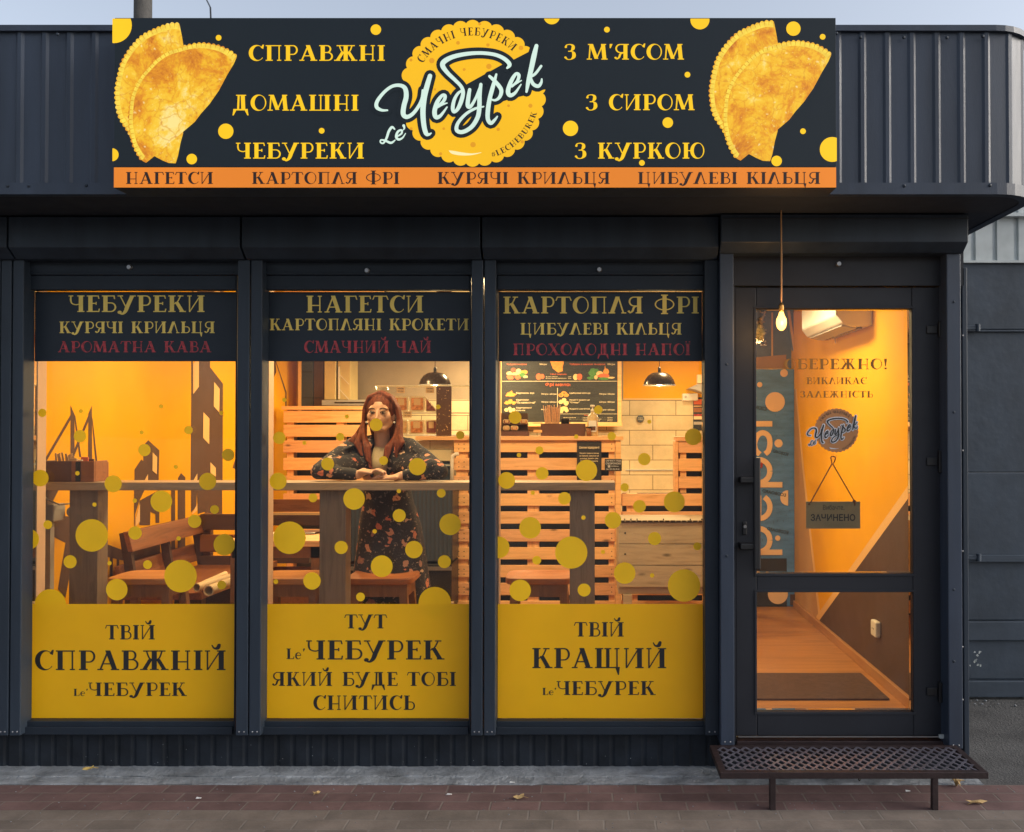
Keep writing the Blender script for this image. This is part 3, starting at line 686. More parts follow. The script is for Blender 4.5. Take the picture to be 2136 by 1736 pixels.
# ---------------------------------------------------------------- door
DY = .0
dx0, dx1 = XU(1533, DY), XU(1970, DY); dzt, dzb = ZV(600, DY), ZV(1534, DY)
gx0, gx1 = XU(1577, DY), XU(1901, DY)
MB().box(XU(1500, 0), XU(2006, 0), -.03, .09, ZV(598, 0), SOF).build('door_lintel', M['door'], shop)
MB().box(XU(1499, 0), dx0, -.02, .09, F - .06, ZV(598, 0)).build('door_jamb', M['door'], shop)
MB().box(dx1, XU(2006, 0), -.005, .09, F - .06, ZV(598, 0)).build('door_jamb', M['door'], shop)
MB().box(dx0 + .0, dx1, -.035, .09, ZV(1553, 0), ZV(1541, 0)).build('threshold', M['rust'], shop, bevel=.003)
MB().box(XU(1499, 0), XU(2006, 0), .0, .09, 0, ZV(1554, 0)).build('door_base', M['plinth'], shop)
mb = MB()
zs = [dzb, ZV(1484, DY), ZV(1235, DY), ZV(1196, DY), ZV(645, DY), dzt]
mb.box(dx0, gx0, -.012, .05, dzb, dzt); mb.box(gx1, dx1, -.012, .05, dzb, dzt)
mb.box(gx0, gx1, -.012, .05, zs[0], zs[1]); mb.box(gx0, gx1, -.012, .05, zs[2], zs[3]); mb.box(gx0, gx1, -.012, .05, zs[4], zs[5])
door = mb.build('door', M['door'], shop, bevel=.004)
MB().box(gx0 + .001, gx1 - .001, .02, .04, zs[3] + .001, zs[4] - .001).build('glass_pane', M['glass'], door)
MB().box(gx0 + .001, gx1 - .001, .02, .04, zs[1] + .001, zs[2] - .001).build('glass_pane', M['glass'], door)
mb = MB()     # glazing beads
for a, b in ((zs[3], zs[4]), (zs[1], zs[2])):
    mb.box(gx0 - .012, gx1 + .012, -.016, -.0125, b + .001, b + .012); mb.box(gx0 - .012, gx1 + .012, -.016, -.0125, a - .012, a - .001)
    mb.box(gx0 - .012, gx0 - .001, -.016, -.0125, a - .001, b + .001); mb.box(gx1 + .001, gx1 + .012, -.016, -.0125, a - .001, b + .001)
mb.build('glazing_bead', M['door'], door, bevel=.002)
a = P(1579.5, 954, -.08); b = P(1579.5, 1189, -.08)
hd = MB().box(a[0] - .015, a[0] + .015, -.085, -.06, b[2], a[2]).build('door_handle', M['black'], door, bevel=.006)
for v in (1001, 1139):
    c = P(1543, v, -.05); MB().box(c[0], a[0] + .01, -.0745, -.012, c[2] - .013, c[2] + .013).build('handle_bracket', M['black'], hd, bevel=.004)
a = P(1553, 1102, -.012); mb = MB()
mb.box(a[0] - .010, a[0] + .010, -.020, -.012, a[2] - .03, a[2] + .03); mb.build('lock_plate', M['black'], door, bevel=.006)
MB().lathe([(0, -.014), (.006, -.014), (.008, -.009), (.008, 0)], (a[0], -.012, a[2] + .008), 14, 'y').build('lock_cylinder', M['steel'], door)
for v, h in ((688, .035), (963, .05), (1442, .045)):
    a = P(1945, v, -.012); o = MB().box(a[0] - .028, a[0] + .020, -.022, -.0125, a[2] - .018, a[2] + .018).box(a[0] + .022, a[0] + .036, -.035, -.012, a[2] - h, a[2] + h).build('hinge', M['black'], door, bevel=.003)
a = P(1749, 551, -.033); MB().lathe([(.0, -.012), (.009, -.012), (.012, -.006), (.012, .004)], a, 16, 'y').build('lock_knob', M['steel'], shop)
a = P(1540, 1537, -.036); b = P(1962, 1537, -.036); MB().box(a[0], b[0], -.040, -.036, a[2] - .002, a[2] + .003).build('threshold_trim', M['steel'], shop)
a = P(1966, 1536, -.04); MB().box(a[0] - .016, a[0] + .016, -.045, -.036, a[2] - .008, a[2] + .008).build('threshold_cap', M['galv'], shop)
words(.0175, [('ОБЕРЕЖНО!', 1636, 1852, 748.5, 770.5), ('ВИКЛИКАЄ', 1682, 1808, 787.5, 801.5), ('ЗАЛЕЖНІСТЬ', 1669, 1821, 816, 829.5)], 'warning_lettering', M['stickt'], door)

# ================================================================ LIT SHOP SIGN
SY = FY - .15
def zp1(x, y): return (214.4 + .22053 * x, 23 + .22053 * y)
def zp3(x, y): return (1148.4 + .2867 * x, 23 + .2867 * y)
SR = (234.5, 1745.5, 39, 348)
sx0, sx1 = XU(234, SY), XU(1746.5, SY)
sign = thing('shop_sign', 'long lit sign box with pastries, round yellow logo and orange strip on the parapet', 'sign', (0, SY, P(1000, 392, SY)[2]))
MB().box(sx0, sx1, SY, FY - .022, ZV(392.5, SY), ZV(37.5, SY)).build('casing', M['signbox'], sign, bevel=.003)
MB().box(sx0 + .002, sx1 - .002, SY - .003, SY - .0005, ZV(348.5, SY), ZV(38.5, SY)).build('face_panel', M['signbg'], sign)
MB().box(sx0 + .002, sx1 - .002, SY - .0035, SY - .0005, ZV(391.5, SY), ZV(350, SY)).build('orange_strip', M['orange'], sign)
LY = SY - .0036
for s_, u0, u1, v0, v1 in (('СПРАВЖНІ', 518, 803, 94.5, 127), ('ДОМАШНІ', 484, 748, 198, 231), ('ЧЕБУРЕКИ', 493, 760, 298, 331), ("З М'ЯСОМ", 1177, 1426, 92, 124.5), ('З СИРОМ', 1222, 1448, 197, 230), ('З КУРКОЮ', 1199, 1470, 298, 331)):
    words(LY, [(s_, u0, u1, v0, v1)], 'yellow_lettering', M['gold'], sign)
for s_, u0, u1 in (('НАГЕТСИ', 262, 445), ('КАРТОПЛЯ ФРІ', 525, 833), ('КУРЯЧІ КРИЛЬЦЯ', 912, 1272), ('ЦИБУЛЕВІ КІЛЬЦЯ', 1330, 1711)):
    words(LY - .0006, [(s_, u0, u1, 359, 384)], 'brown_lettering', M['brownink'], sign)
for u, v, r in ((237.5, 52.7, 37.5), (456, 79, 6), (784, 62, 11), (400, 332, 11), (471, 274, 16), (671, 273, 6), (234, 323, 13.5), (1151, 34, 17), (1266, 62, 6), (1460, 41.6, 20), (1655, 60, 15), (1716, 77, 6), (1434, 156, 6), (1190, 268, 16), (1393, 256, 11), (1339, 340, 6), (1675, 274, 6), (1620, 336, 11), (1736, 312, 26)):
    ar = Art(LY, rect=SR); ar.dot(u, v, r, 32); ar.build('yellow_dot', M['gold'], sign)
# printed pastries
def pastry_mat(name, seed):
    m = bpy.data.materials.new(name); m.use_nodes = True; t = m.node_tree; b = t.nodes['Principled BSDF']
    co = coords(t, (1, 1, 1), loc=(seed, 0, seed))
    n1 = node(t, 'ShaderNodeTexNoise', Scale=5.5, Detail=10.0, Roughness=.74, Distortion=.5); t.links.new(co, n1.inputs['Vector'])
    c1 = ramp(t, n1.outputs[0], [(.36, (.50, .12, .0)), (.43, (.78, .28, .002)), (.49, (.92, .48, .006)), (.56, (.98, .62, .03)), (.64, (1.0, .82, .28))])
    def over(c, vec_scale, lo, hi, colr, k, kind='F1', rnd=1.0):
        nz = node(t, 'ShaderNodeTexNoise', Scale=vec_scale * 1.3, Detail=4.0); t.links.new(co, nz.inputs['Vector'])
        mv = node(t, 'ShaderNodeMix', data_type='RGBA', blend_type='LINEAR_LIGHT'); mv.inputs[0].default_value = .35 / vec_scale; t.links.new(co, mv.inputs[6]); t.links.new(nz.outputs[1], mv.inputs[7])
        vo = node(t, 'ShaderNodeTexVoronoi', Scale=vec_scale, Randomness=rnd); vo.feature = kind; t.links.new(mv.outputs[2], vo.inputs['Vector'])
        mr = node(t, 'ShaderNodeMapRange'); mr.inputs[1].default_value = lo; mr.inputs[2].default_value = hi; mr.inputs[3].default_value = k; mr.inputs[4].default_value = 0; t.links.new(vo.outputs['Distance'], mr.inputs[0])
        mx = node(t, 'ShaderNodeMix', data_type='RGBA', blend_type='MIX'); mx.inputs[7].default_value = (*colr, 1); t.links.new(mr.outputs[0], mx.inputs[0]); t.links.new(c, mx.inputs[6]); return mx.outputs[2]
    c = over(c1, 16, .0, .05, (.70, .24, .0), .55, 'DISTANCE_TO_EDGE')
    c = over(c, 34, .10, .26, (.62, .20, .0), .55); c = over(c, 27, .03, .16, (1.0, .88, .45), .75)
    c = over(c, 60, .05, .16, (1.0, .80, .30), .5)
    t.links.new(c, b.inputs['Emission Color']); b.inputs['Emission Strength'].default_value = .92 * EM
    b.inputs['Base Color'].default_value = (.12, .06, .01, 1); return m
PA = pastry_mat('printed_pastry', 3.1); PBk = pastry_mat('printed_pastry_behind', 8.7)
RIM = emit('printed_pastry_rim', (.98, .66, .06), .92, .15, 45); CRIMP = emit('printed_pastry_crimp', (.70, .30, .0), .9)
front = [(1265, 440), (1230, 400), (1130, 345), (1030, 320), (930, 310), (820, 325), (730, 350), (620, 385), (520, 450), (440, 530), (370, 610), (310, 710), (270, 820), (255, 940), (250, 1060), (262, 1150), (290, 1270), (340, 1370), (375, 1415)]
frb = [(410, 1437), (490, 1372), (620, 1265), (740, 1160), (870, 1050), (930, 970), (1010, 880), (1100, 750), (1180, 600), (1240, 500)]
backp = [(725, 125), (650, 122), (560, 148), (460, 190), (370, 240), (290, 320), (230, 400), (180, 490), (150, 600), (130, 700), (122, 800), (138, 940), (170, 1030), (240, 1140), (300, 1250)]
bkb = [(400, 1330), (500, 1380), (560, 1412), (620, 1438), (690, 1442), (712, 1370), (735, 1250), (760, 1160), (765, 340), (748, 235)]
def scallop(pts, amp, wl):
    q = smooth([(a[0], a[1]) for a in pts], 24); out = []; s = 0
    for i, p in enumerate(q):
        a = q[max(i - 1, 0)]; b = q[min(i + 1, len(q) - 1)]; dx, dy = b[0] - a[0], b[1] - a[1]; l = sqrt(dx * dx + dy * dy) or 1
        s += sqrt((p[0] - a[0]) ** 2 + (p[1] - a[1]) ** 2)
        h = amp * abs(sin(pi * s / wl)); out.append((p[0] - dy / l * h, p[1] + dx / l * h))
    return out
for (ox, oy) in ((0, 0), (1240, -4.5)):
    def tr(p, k=1): q = zp1(*p); return (q[0] + ox, q[1] + oy)
    pic = MB(); 
    bk = [tr(p) for p in scallop(backp, 15, 46) + bkb]; fr_ = [tr(p) for p in scallop(front, 15, 46) + frb]
    ar = Art(LY); ar.poly(bk); p1 = ar.build('pastry_picture', PBk, sign, label='printed pastry tucked behind the front one')
    ar = Art(LY - .0004); ar.poly(fr_); p2 = ar.build('pastry_picture', PA, sign, label='printed half-moon pastry in front')
    for (pts, ly, par) in ((backp, LY - .0002, p1), (front, LY - .0006, p2)):
        c = (640, 800) if pts is backp else (700, 850); ar = Art(ly)
        rim = smooth(pts, 8)
        for i in range(len(rim) - 1):       # lighter crimped rim of the print
            a, b = rim[i], rim[i + 1]; f = .075
            ia = (a[0] + (c[0] - a[0]) * f, a[1] + (c[1] - a[1]) * f); ib = (b[0] + (c[0] - b[0]) * f, b[1] + (c[1] - b[1]) * f)
            ar.poly([tr(a), tr(b), tr(ib), tr(ia)], True)
        ro = ar.build('crimped_rim', RIM, par); q = smooth(pts, 24); s_ = 0; nxt = 0; n_ = 0
        for i in range(1, len(q)):
            s_ += sqrt((q[i][0] - q[i - 1][0]) ** 2 + (q[i][1] - q[i - 1][1]) ** 2)
            if s_ >= nxt and i < len(q) - 1:
                nxt += 46; dx, dy = q[i][0] - q[i - 1][0], q[i][1] - q[i - 1][1]; l = sqrt(dx * dx + dy * dy) or 1; x, y = q[i][0], q[i][1]; tx, ty = dx / l * 4, dy / l * 4
                a2 = Art(ly - .0003) if n_ == 0 else a2; n_ += 1
                a2.poly([tr((x - tx, y - ty)), tr((x + tx, y + ty)), tr((x + dy / l * 42, y - dx / l * 42))], True)
        a2.build('crimp_lines', CRIMP, par)

# the round logo, drawn in its own units: x, y as traced, centre (1068, 780)
SCR = [
 [(262, 940, 16), (205, 938, 26), (160, 908, 36), (168, 850, 34), (235, 765, 30), (310, 712, 30), (385, 705, 34), (430, 735, 42), (440, 810, 46), (418, 900, 46), (412, 975, 46), (445, 1003, 40), (500, 975, 34), (555, 905, 32), (588, 830, 28), (596, 750, 20)],
 [(665, 615, 42), (640, 700, 48), (610, 820, 52), (598, 950, 50), (607, 1080, 46), (628, 1158, 42), (655, 1168, 26), (676, 1156, 12)],
 [(745, 895, 18), (795, 850, 30), (808, 805, 32), (780, 800, 30), (735, 860, 40), (708, 950, 44), (722, 1005, 42), (765, 990, 30), (826, 910, 14)],
 [(735, 912, 20), (780, 885, 22), (826, 872, 12)],
 [(1395, 540, 20), (1418, 510, 38), (1390, 470, 38), (1330, 432, 36), (1250, 408, 34), (1130, 398, 34), (1000, 408, 38), (880, 435, 42), (800, 478, 48), (785, 520, 46), (830, 585, 38), (900, 652, 34), (960, 715, 32), (978, 775, 36), (958, 860, 40), (925, 930, 34), (890, 955, 30), (880, 915, 36), (895, 840, 32), (930, 780, 26), (972, 750, 20)],
 [(1040, 745, 32), (1028, 820, 38), (1022, 895, 40), (1048, 905, 32), (1095, 830, 26), (1140, 720, 26)],
 [(1146, 695, 30), (1134, 800, 40), (1132, 900, 42), (1118, 1000, 42), (1060, 1095, 40), (975, 1145, 38), (918, 1128, 38), (930, 1060, 32), (1005, 975, 28), (1090, 925, 24), (1172, 905, 14)],
 [(1292, 600, 20), (1262, 710, 38), (1232, 820, 40), (1214, 930, 42), (1212, 1020, 40), (1240, 1062, 36), (1278, 1030, 26), (1302, 998, 14)],
 [(1228, 618, 26), (1285, 672, 36), (1338, 745, 38), (1325, 812, 32), (1280, 845, 22), (1222, 828, 14)],
 [(1440, 715, 20), (1490, 665, 28), (1506, 610, 32), (1478, 596, 30), (1435, 660, 38), (1403, 755, 42), (1422, 798, 40), (1470, 775, 28), (1526, 695, 12)],
 [(1430, 712, 18), (1480, 685, 20), (1530, 658, 10)],
 [(1672, 330, 36), (1650, 420, 48), (1622, 550, 46), (1595, 670, 40), (1578, 765, 22)],
 [(1716, 522, 24), (1660, 595, 26), (1600, 632, 24)],
 [(1610, 620, 26), (1640, 690, 34), (1688, 712, 34), (1716, 680, 26), (1722, 645, 16)]]
LEs = [[(330, 1118, 14), (305, 1100, 24), (275, 1140, 24), (255, 1200, 22), (225, 1250, 16), (198, 1245, 14), (200, 1222, 14), (240, 1226, 18), (295, 1248, 22), (335, 1222, 10)],
 [(350, 1190, 12), (395, 1160, 18), (396, 1128, 18), (362, 1142, 22), (345, 1190, 24), (368, 1216, 22), (405, 1200, 16), (434, 1158, 8)],
 [(416, 1085, 26), (422, 1110, 16), (408, 1130, 6)]]
def disc_pts(r=665, amp=30, n=34):
    out = []
    for i in range(n * 8):
        a = 2 * pi * i / (n * 8); rr = r + amp * abs(sin(n * a / 2)) ** .7; out.append((1068 + rr * cos(a), 780 + rr * sin(a)))
    return out
WEDGE = [(995, 703), (1352, 505), (1446, 466), (1620, 376), (1860, 250), (1900, 500), (1800, 738), (1690, 752), (1640, 742), (1580, 795), (1420, 835), (1290, 876), (1150, 870), (1040, 820)]
def logo(fn, Y, par, mats, wedge=True, outline=36, ol_all=False):
    def A(dy): return Art(Y - dy)
    def put(ar, L):
        for p in L: ar.poly([fn(*q[:2]) for q in p])
    a = A(0); put(a, [disc_pts()]); disc = a.build('logo_disc', mats['disc'], par)
    for x, y, r in () if not wedge else ((485, 465, 14), (682, 470, 26), (930, 302, 18), (1213, 322, 16), (1135, 124, 14), (1526, 350, 22), (988, 555, 14), (1222, 525, 26), (712, 743, 12), (1408, 897, 13), (1615, 897, 20), (1310, 1120, 16), (795, 1114, 13), (1072, 1265, 26), (765, 1352, 16), (1538, 1238, 16), (487, 1114, 14)):
        a = A(.0003); put(a, [[(x + r * cos(k), y + r * sin(k)) for k in [i * pi / 6 for i in range(12)]]]); a.build('logo_spot', mats['spots'], disc)
    if wedge: a = A(.0006); put(a, [WEDGE]); a.build('logo_cutout', mats['bg'], disc)
    a = A(.0009)
    for s_ in SCR: put(a, ribbon(s_, 1, outline * 2, 4))
    if ol_all:
        for s_ in LEs: put(a, ribbon(s_, 1, outline * 1.6, 4))
    a.build('logo_outline', mats['outline'], disc)
    a = A(.0036)
    for s_ in SCR[:2]: put(a, ribbon(s_, 1, 0, 6))
    a.build('logo_script', mats['script'], disc); a = A(.0036)
    for s_ in SCR[2:]: put(a, ribbon(s_, 1, 0, 6))
    a.build('logo_script', mats['script'], disc)
    a = A(.0036)
    for s_ in LEs: put(a, ribbon(s_, 1, 0, 6))
    a.build('logo_prefix', mats['script'], disc)
    a = A(.0009); put(a, ribbon([(845, 1322, 6), (880, 1338, 30), (960, 1352, 30), (1060, 1356, 16), (1150, 1340, 4)])); a.build('logo_smile', mats['smile'], disc)
    # arc lettering
    k = abs(fn(1, 0)[0] - fn(0, 0)[0]); c = fn(1068, 780)
    a = A(.0006); a.arc('СМАЧНІ ЧЕБУРЕКИ', c[0], c[1], 548 * k, 149, 46.5, 76 * k); a.build('logo_lettering', mats['ink'], disc)
    a = A(.0006); a.arc('#LECHEBUREK', c[0], c[1], 636 * k, -73, -17, 54 * k, True); a.build('logo_lettering', mats['ink'], disc)
    return disc
logo(lambda x, y: (750.3 + .22053 * x, 22.97 + .22053 * y), LY, sign, dict(disc=M['gold2'], spots=M['spot'], bg=M['signbg'], outline=M['signbg'], script=M['lwhite'], smile=M['cream'], ink=M['brownink']))
# same logo as a sticker on the door
logo(lambda x, y: (1744.8 + .0665 * (x - 1068), 898 + .0665 * (y - 780)), .0175, door, dict(disc=M['stick'], spots=M['stick'], bg=M['stick'], outline=M['stickw'], script=M['lblack'], smile=M['stickw'], ink=M['lblack']), wedge=False, outline=30, ol_all=True)

# ================================================================ OUTSIDE THINGS
# metal step
gy0, gy1 = -.42, -.10; gz = .153
gx_0, gx_1 = .528, 1.608
st = thing('metal_step', 'dark red steel step with expanded mesh tread in front of the door', 'step', ((gx_0 + gx_1) / 2, gy0, 0))
fw = .028
mb = MB(); mb.box(gx_0, gx_1, gy0, gy0 + fw, gz - .026, gz); mb.box(gx_0, gx_1, gy1 - fw, gy1, gz - .026, gz - .001)
mb.box(gx_0, gx_0 + fw, gy0 + fw, gy1 - fw, gz - .026, gz - .0005); mb.box(gx_1 - fw, gx_1, gy0 + fw, gy1 - fw, gz - .026, gz - .0005)
mb.build('frame', M['rust'], st, bevel=.002)
mb = MB(); nx, ny = 21, 9; wx = (gx_1 - gx_0 - 2 * fw) / nx; wy = (gy1 - gy0 - 2 * fw) / ny
for j in range(ny + 1):
    for i in range(nx + 1):
        cx = gx_0 + fw + (i + (.5 if j % 2 else 0)) * wx; cy = gy0 + fw + j * wy
        for sx in (-1, 1):
            x2 = cx + sx * wx / 2; y2 = cy + wy
            if x2 > gx_1 - fw + .002 or cx > gx_1 - fw + .002 or x2 < gx_0 + fw - .002 or y2 > gy1 - fw + .004: continue
            mb.bar((cx, cy, gz - .006), (x2, y2, gz - .001), .0095, .0035)
mb.build('tread_mesh', M['mesh'], st)
for u in (1611, 1949):
    a = P(u, 1640, gy0 + .015); MB().box(a[0] - .012, a[0] + .012, gy0 + .003, gy0 + .027, .0, gz - .0265).build('leg', M['rust'], st, bevel=.002)

# hanging bulb in front of the door
BY = -.22; a = P(1630, 668, BY)
bulb = thing('hanging_bulb', 'bare glowing filament bulb above the glass door, its glow streak built as a thin cord', 'light bulb', (a[0], BY, a[2]))
MB().tube([(a[0], BY, a[2] + .055), (a[0] + .001, BY, (a[2] + SOF) / 2), (a[0], BY, SOF + .003)], .0034, 6).build('cord', mat('streak_cord', (.42, .22, .09), .7, 0, .1, 20), bulb)  # upward glow streak of the bulb, built as a thin brown cord
MB().lathe([(0, .075), (.007, .073), (.011, .060), (.011, .040), (.010, .036), (0, .036)], a, 16).build('socket', mat('brass_socket', (.35, .20, .06), .35, .8, .1, 20), bulb, smooth=True)
MB().lathe([(0, .036), (.009, .035), (.012, .022), (.021, .004), (.0225, -.012), (.018, -.032), (.008, -.043), (0, -.045)], a, 20).build('bulb_glass', emit('glowing_bulb', (1.0, .50, .10), 5, .02), bulb, smooth=True)
pl = bpy.data.lights.new('bulb_light', 'POINT'); pl.energy = 1.6; pl.color = (1, .55, .2); pl.shadow_soft_size = .03
po = bpy.data.objects.new('bulb_light', pl); COL.objects.link(po); po.location = (0, -.06, -.02); po.parent = bulb

# pole, wire
a0 = P(253, 100, 3.0); a1 = P(290, 100, 3.0)
MB().tube([((a0[0] + a1[0]) / 2, 3.2, 0), ((a0[0] + a1[0]) / 2, 3.2, 6.5)], [(a1[0] - a0[0]) / 2 * 1.06, (a1[0] - a0[0]) / 2 * .95], 20).build('utility_pole', M['pole'], base=True, smooth=True)
tag(bpy.data.objects['utility_pole'], 'grey concrete pole rising behind the kiosk roof left of the sign', 'pole')
wa = P(425, -12, 3.2); wb = P(456, 44, 1.8)
o = MB().tube([((a0[0] + a1[0]) / 2, 3.1, 6.3), wa, ((wa[0] + wb[0]) / 2, 2.5, (wa[2] + wb[2]) / 2 - .01), (wb[0], wb[1], TOP - .06)], .006, 6).build('overhead_wire', M['black'], base=True)
tag(o, 'thin black wire coming down to the kiosk roof against the sky', 'wire')

# garage behind on the right
GYy = 1.11
gar = thing('garage', 'grey metal garage wall of stacked panels under pale corrugated sheet, right of the kiosk', 'garage', (2.3, GYy, 0))
X0, X1 = 1.60, 6.0
def gz_(v): return ZV(v, GYy)
lv = [1453, 1418, 1336, 1295, 1171, 986, 689, 549]
for i in range(len(lv) - 1):
    off = [.03, .0, .022, .0, .012, .0, .008][i]
    MB().box(X0, X1, GYy - off, GYy + .05, gz_(lv[i]) + .003, gz_(lv[i + 1]) - .0).build('wall_panel', M['garage'], gar, bevel=.005)
mb = MB(); mb.box(X0, X1, GYy - .035, GYy - .012, gz_(1171), gz_(1157)); mb.box(X0, X1, GYy - .018, GYy + .0, gz_(693), gz_(689))
mb.build('seam_strip', M['garage'], gar, bevel=.003)
for u, v in ((2026, 684), (2028, 1162)):
    a = P(u, v, GYy - .03); MB().box(a[0] - .05, a[0] + .045, GYy - .05, GYy - .0355, a[2] - .012, a[2] + .012).lathe([(.014, -.02), (.014, .02), (0, .02)], (a[0] + .03, GYy - .045, a[2]), 10).build('strap_hinge', M['garage'], gar, bevel=.002)
mb = MB(); x = X0; p_ = []
while x < X1:
    for dx, dy in ((0, 0), (.095, 0), (.10, .015), (.118, .015)): p_.append((x + dx, GYy - .01 + dy))
    x += .123
for a in p_: mb.v += [(a[0], a[1], gz_(545)), (a[0], a[1], gz_(430))]
for i in range(len(p_) - 1): mb.f.append((2 * i, 2 * i + 2, 2 * i + 3, 2 * i + 1))
mb.build('corrugated_sheet', M['galv'], gar)
MB().box(X0, X1, GYy - .05, GYy + 3.5, gz_(455), gz_(448)).build('roof_edge', M['galv'], gar)
MB().box(X0, X1, GYy - .03, GYy + .01, gz_(550), gz_(545)).build('ledge', M['galv'], gar)
mb = MB()                                            # chipped paint
for i in range(16):
    u = random.choice([random.gauss(2033, 7), random.gauss(2040, 10)]); v = random.gauss(1376, 9) if i < 12 else random.uniform(1250, 1420); a = P(u, v, GYy - .0008); r = random.uniform(.004, .012)
    mb.quad(*[(a[0] + r * (.6 + .4 * cos(k * 2.1 + i)) * cos(k * 1.05), a[1], a[2] + r * sin(k * 1.05) * (.7 + .5 * sin(k + i))) for k in range(6)])
mb.build('chipped_paint', M['galv'], gar)
# low rubble strip at the garage foot
mb = MB()
for i in range(70):
    x = random.uniform(1.75, 4.5); y = GYy - .05 - abs(random.gauss(0, .07)); r = random.uniform(.003, .009)
    mb.ell((x, y, r * .3), (r, r * .8, r * .6), 7, 5)
tag(mb.build('rubble', M['concrete'], base=True), 'small grey rubble strewn along the foot of the garage', 'rubble', kind='stuff')

# litter
leafm = mat('dry_leaf', (.42, .28, .12), .8, 0, .25, 40); paper = mat('litter_paper', (.75, .75, .74), .7, 0, .05, 20)
def leaf(u, v, r, label, m=leafm, rot=0.0, ln=1.6, nm='dry_leaf', cat='leaf', z=.004):
    c = PZ(u, v, z); mb = MB(); n = 12; top = []
    for k in range(n):
        a = 2 * pi * k / n; rr = r * (1 + .35 * cos(5 * a)) ; x = rr * cos(a) * ln; y = rr * sin(a)
        top.append((c[0] + x * cos(rot) - y * sin(rot), c[1] + x * sin(rot) + y * cos(rot), z + .006 * (1 + sin(a * 3 + u))))
    mb.prism(top, (0, 0, .0012)); mb.v.append((c[0], c[1], z)); 
    o = mb.build(nm, m, base=True); tag(o, label, cat); return o
leaf(1085, 1665, .016, 'crumpled tan leaf lying on the red paving below the right window')
leaf(2036, 1676, .012, 'long curled brown leaf on the paving right of the step', rot=.1, ln=3.0)
leaf(187, 1605, .010, 'yellow leaf on the concrete strip under the left window', mat('yellow_leaf', (.38, .27, .08), .8, 0, .2, 30), .4, 2.6, z=.03)
leaf(660, 1657, .008, 'small brown leaf scrap on the grey paving under the middle window', rot=.6)
for u, v, l in ((1068, 1634, 'white paper scrap at the edge of the concrete strip'), (937, 1659, 'tiny white crumb of paper below the middle window'), (414, 1667, 'small white fleck of paper left of the middle window'), (1894, 1652, 'thin white cigarette end between the step legs')):
    c = PZ(u, v, .004); o = MB().prism([(c[0] - .010, c[1] - .003, .006), (c[0] + .009, c[1] - .004, .008), (c[0] + .011, c[1] + .004, .006), (c[0] - .009, c[1] + .005, .009)], (0, 0, .002)).build('paper_scrap', paper, base=True); tag(o, l, 'litter')
c = PZ(1995, 1640, .0); mb = MB()
for k in range(9):
    a = random.uniform(0, 2 * pi); l = random.uniform(.02, .045)
    mb.tube([(c[0], c[1], .002), (c[0] + l * .5 * cos(a), c[1] + l * .5 * sin(a), .022 + .01 * random.random()), (c[0] + l * cos(a), c[1] + l * sin(a), .010 + .02 * random.random())], [.003, .004, .001], 5)
tag(mb.build('dry_weed', leafm, base=True), 'tangled dry weed beside the right leg of the step', 'weed')
c = PZ(1793, 1632, .0); mb = MB()
for k in range(7):
    a = random.uniform(0, 2 * pi); l = random.uniform(.01, .025)
    mb.tube([(c[0] - .0, c[1], .002), (c[0] + l * cos(a), c[1] + l * .5 * sin(a), .03 + .02 * random.random())], [.0015, .0008], 5)
tag(mb.build('dry_weed', mat('dark_weed', (.03, .03, .02), .9), base=True), 'small dark weed growing from the concrete strip left of the step', 'weed')
MBg = MB()
for i in range(160):
    u, v = random.uniform(0, 2130), random.uniform(1638, 1730); c = PZ(u, v, .0005); r = random.uniform(.001, .0028)
    MBg.ell((c[0], c[1], r * .4), (r * 1.3, r, r * .6), 6, 4)
tag(MBg.build('grit', M['concrete']), 'fine grit and crumbs scattered over the paving', 'grit', kind='stuff')

# ================================================================ INTERIOR SHELL (parts of the kiosk)
MB().box(XLW - .05, 1.60, .09, YB + .05, F - .05, F).build('interior_floor', M['floor'], shop)
MB().box(XLW - .05, 1.60, .0905, YB + .05, ZC, ZC + .03).build('ceiling', M['ceil'], shop)
lw = MB().box(XLW - .05, XLW, .0905, YB + .05, F, ZC).build('interior_wall', M['wallo'], shop, label='orange left wall painted with a brown city and bridge')
rw = MB().box(XW, 1.60, .0905, YB + .05, F, ZC).build('interior_wall', M['wallo'], shop, label='orange right wall with a brown painted triangle')
WALLX = XU(1300, YB)
m_tile = brick_mat('pale_wood_look_tiles', (.74, .62, .40), (.64, .53, .33), (.20, .16, .10), .457 * 9.0 / 9.0, .147, .004, .5, 'xz', (XU(1313.4, YB) - .457 * 10, ZV(1022, YB) - .147 * 20), .45, .2, .18)
MB().box(XLW, XW, YB, YB + .05, F, ZV(834, YB)).build('tiled_wall', m_tile, shop)
MB().box(WALLX, XW, YB, YB + .05, ZV(834, YB), ZC).build('interior_wall', M['wallo'], shop, label='yellow-orange back wall above the pale tiles')
MB().box(XLW, WALLX, YB, YB + .05, ZV(834, YB), ZC).build('interior_wall', M['greywall'], shop, label='grey-brown back wall behind the extractor')
MB().box(WALLX, XW, YB - .008, YB, ZV(834, YB), ZV(831, YB)).build('tile_trim', M['pale'], shop)
MB().box(XU(1305, YB), XU(1412, YB), YB - .012, YB, ZV(981.5, YB), ZV(979.5, YB)).build('bright_edge_strip', M['galv'], shop)

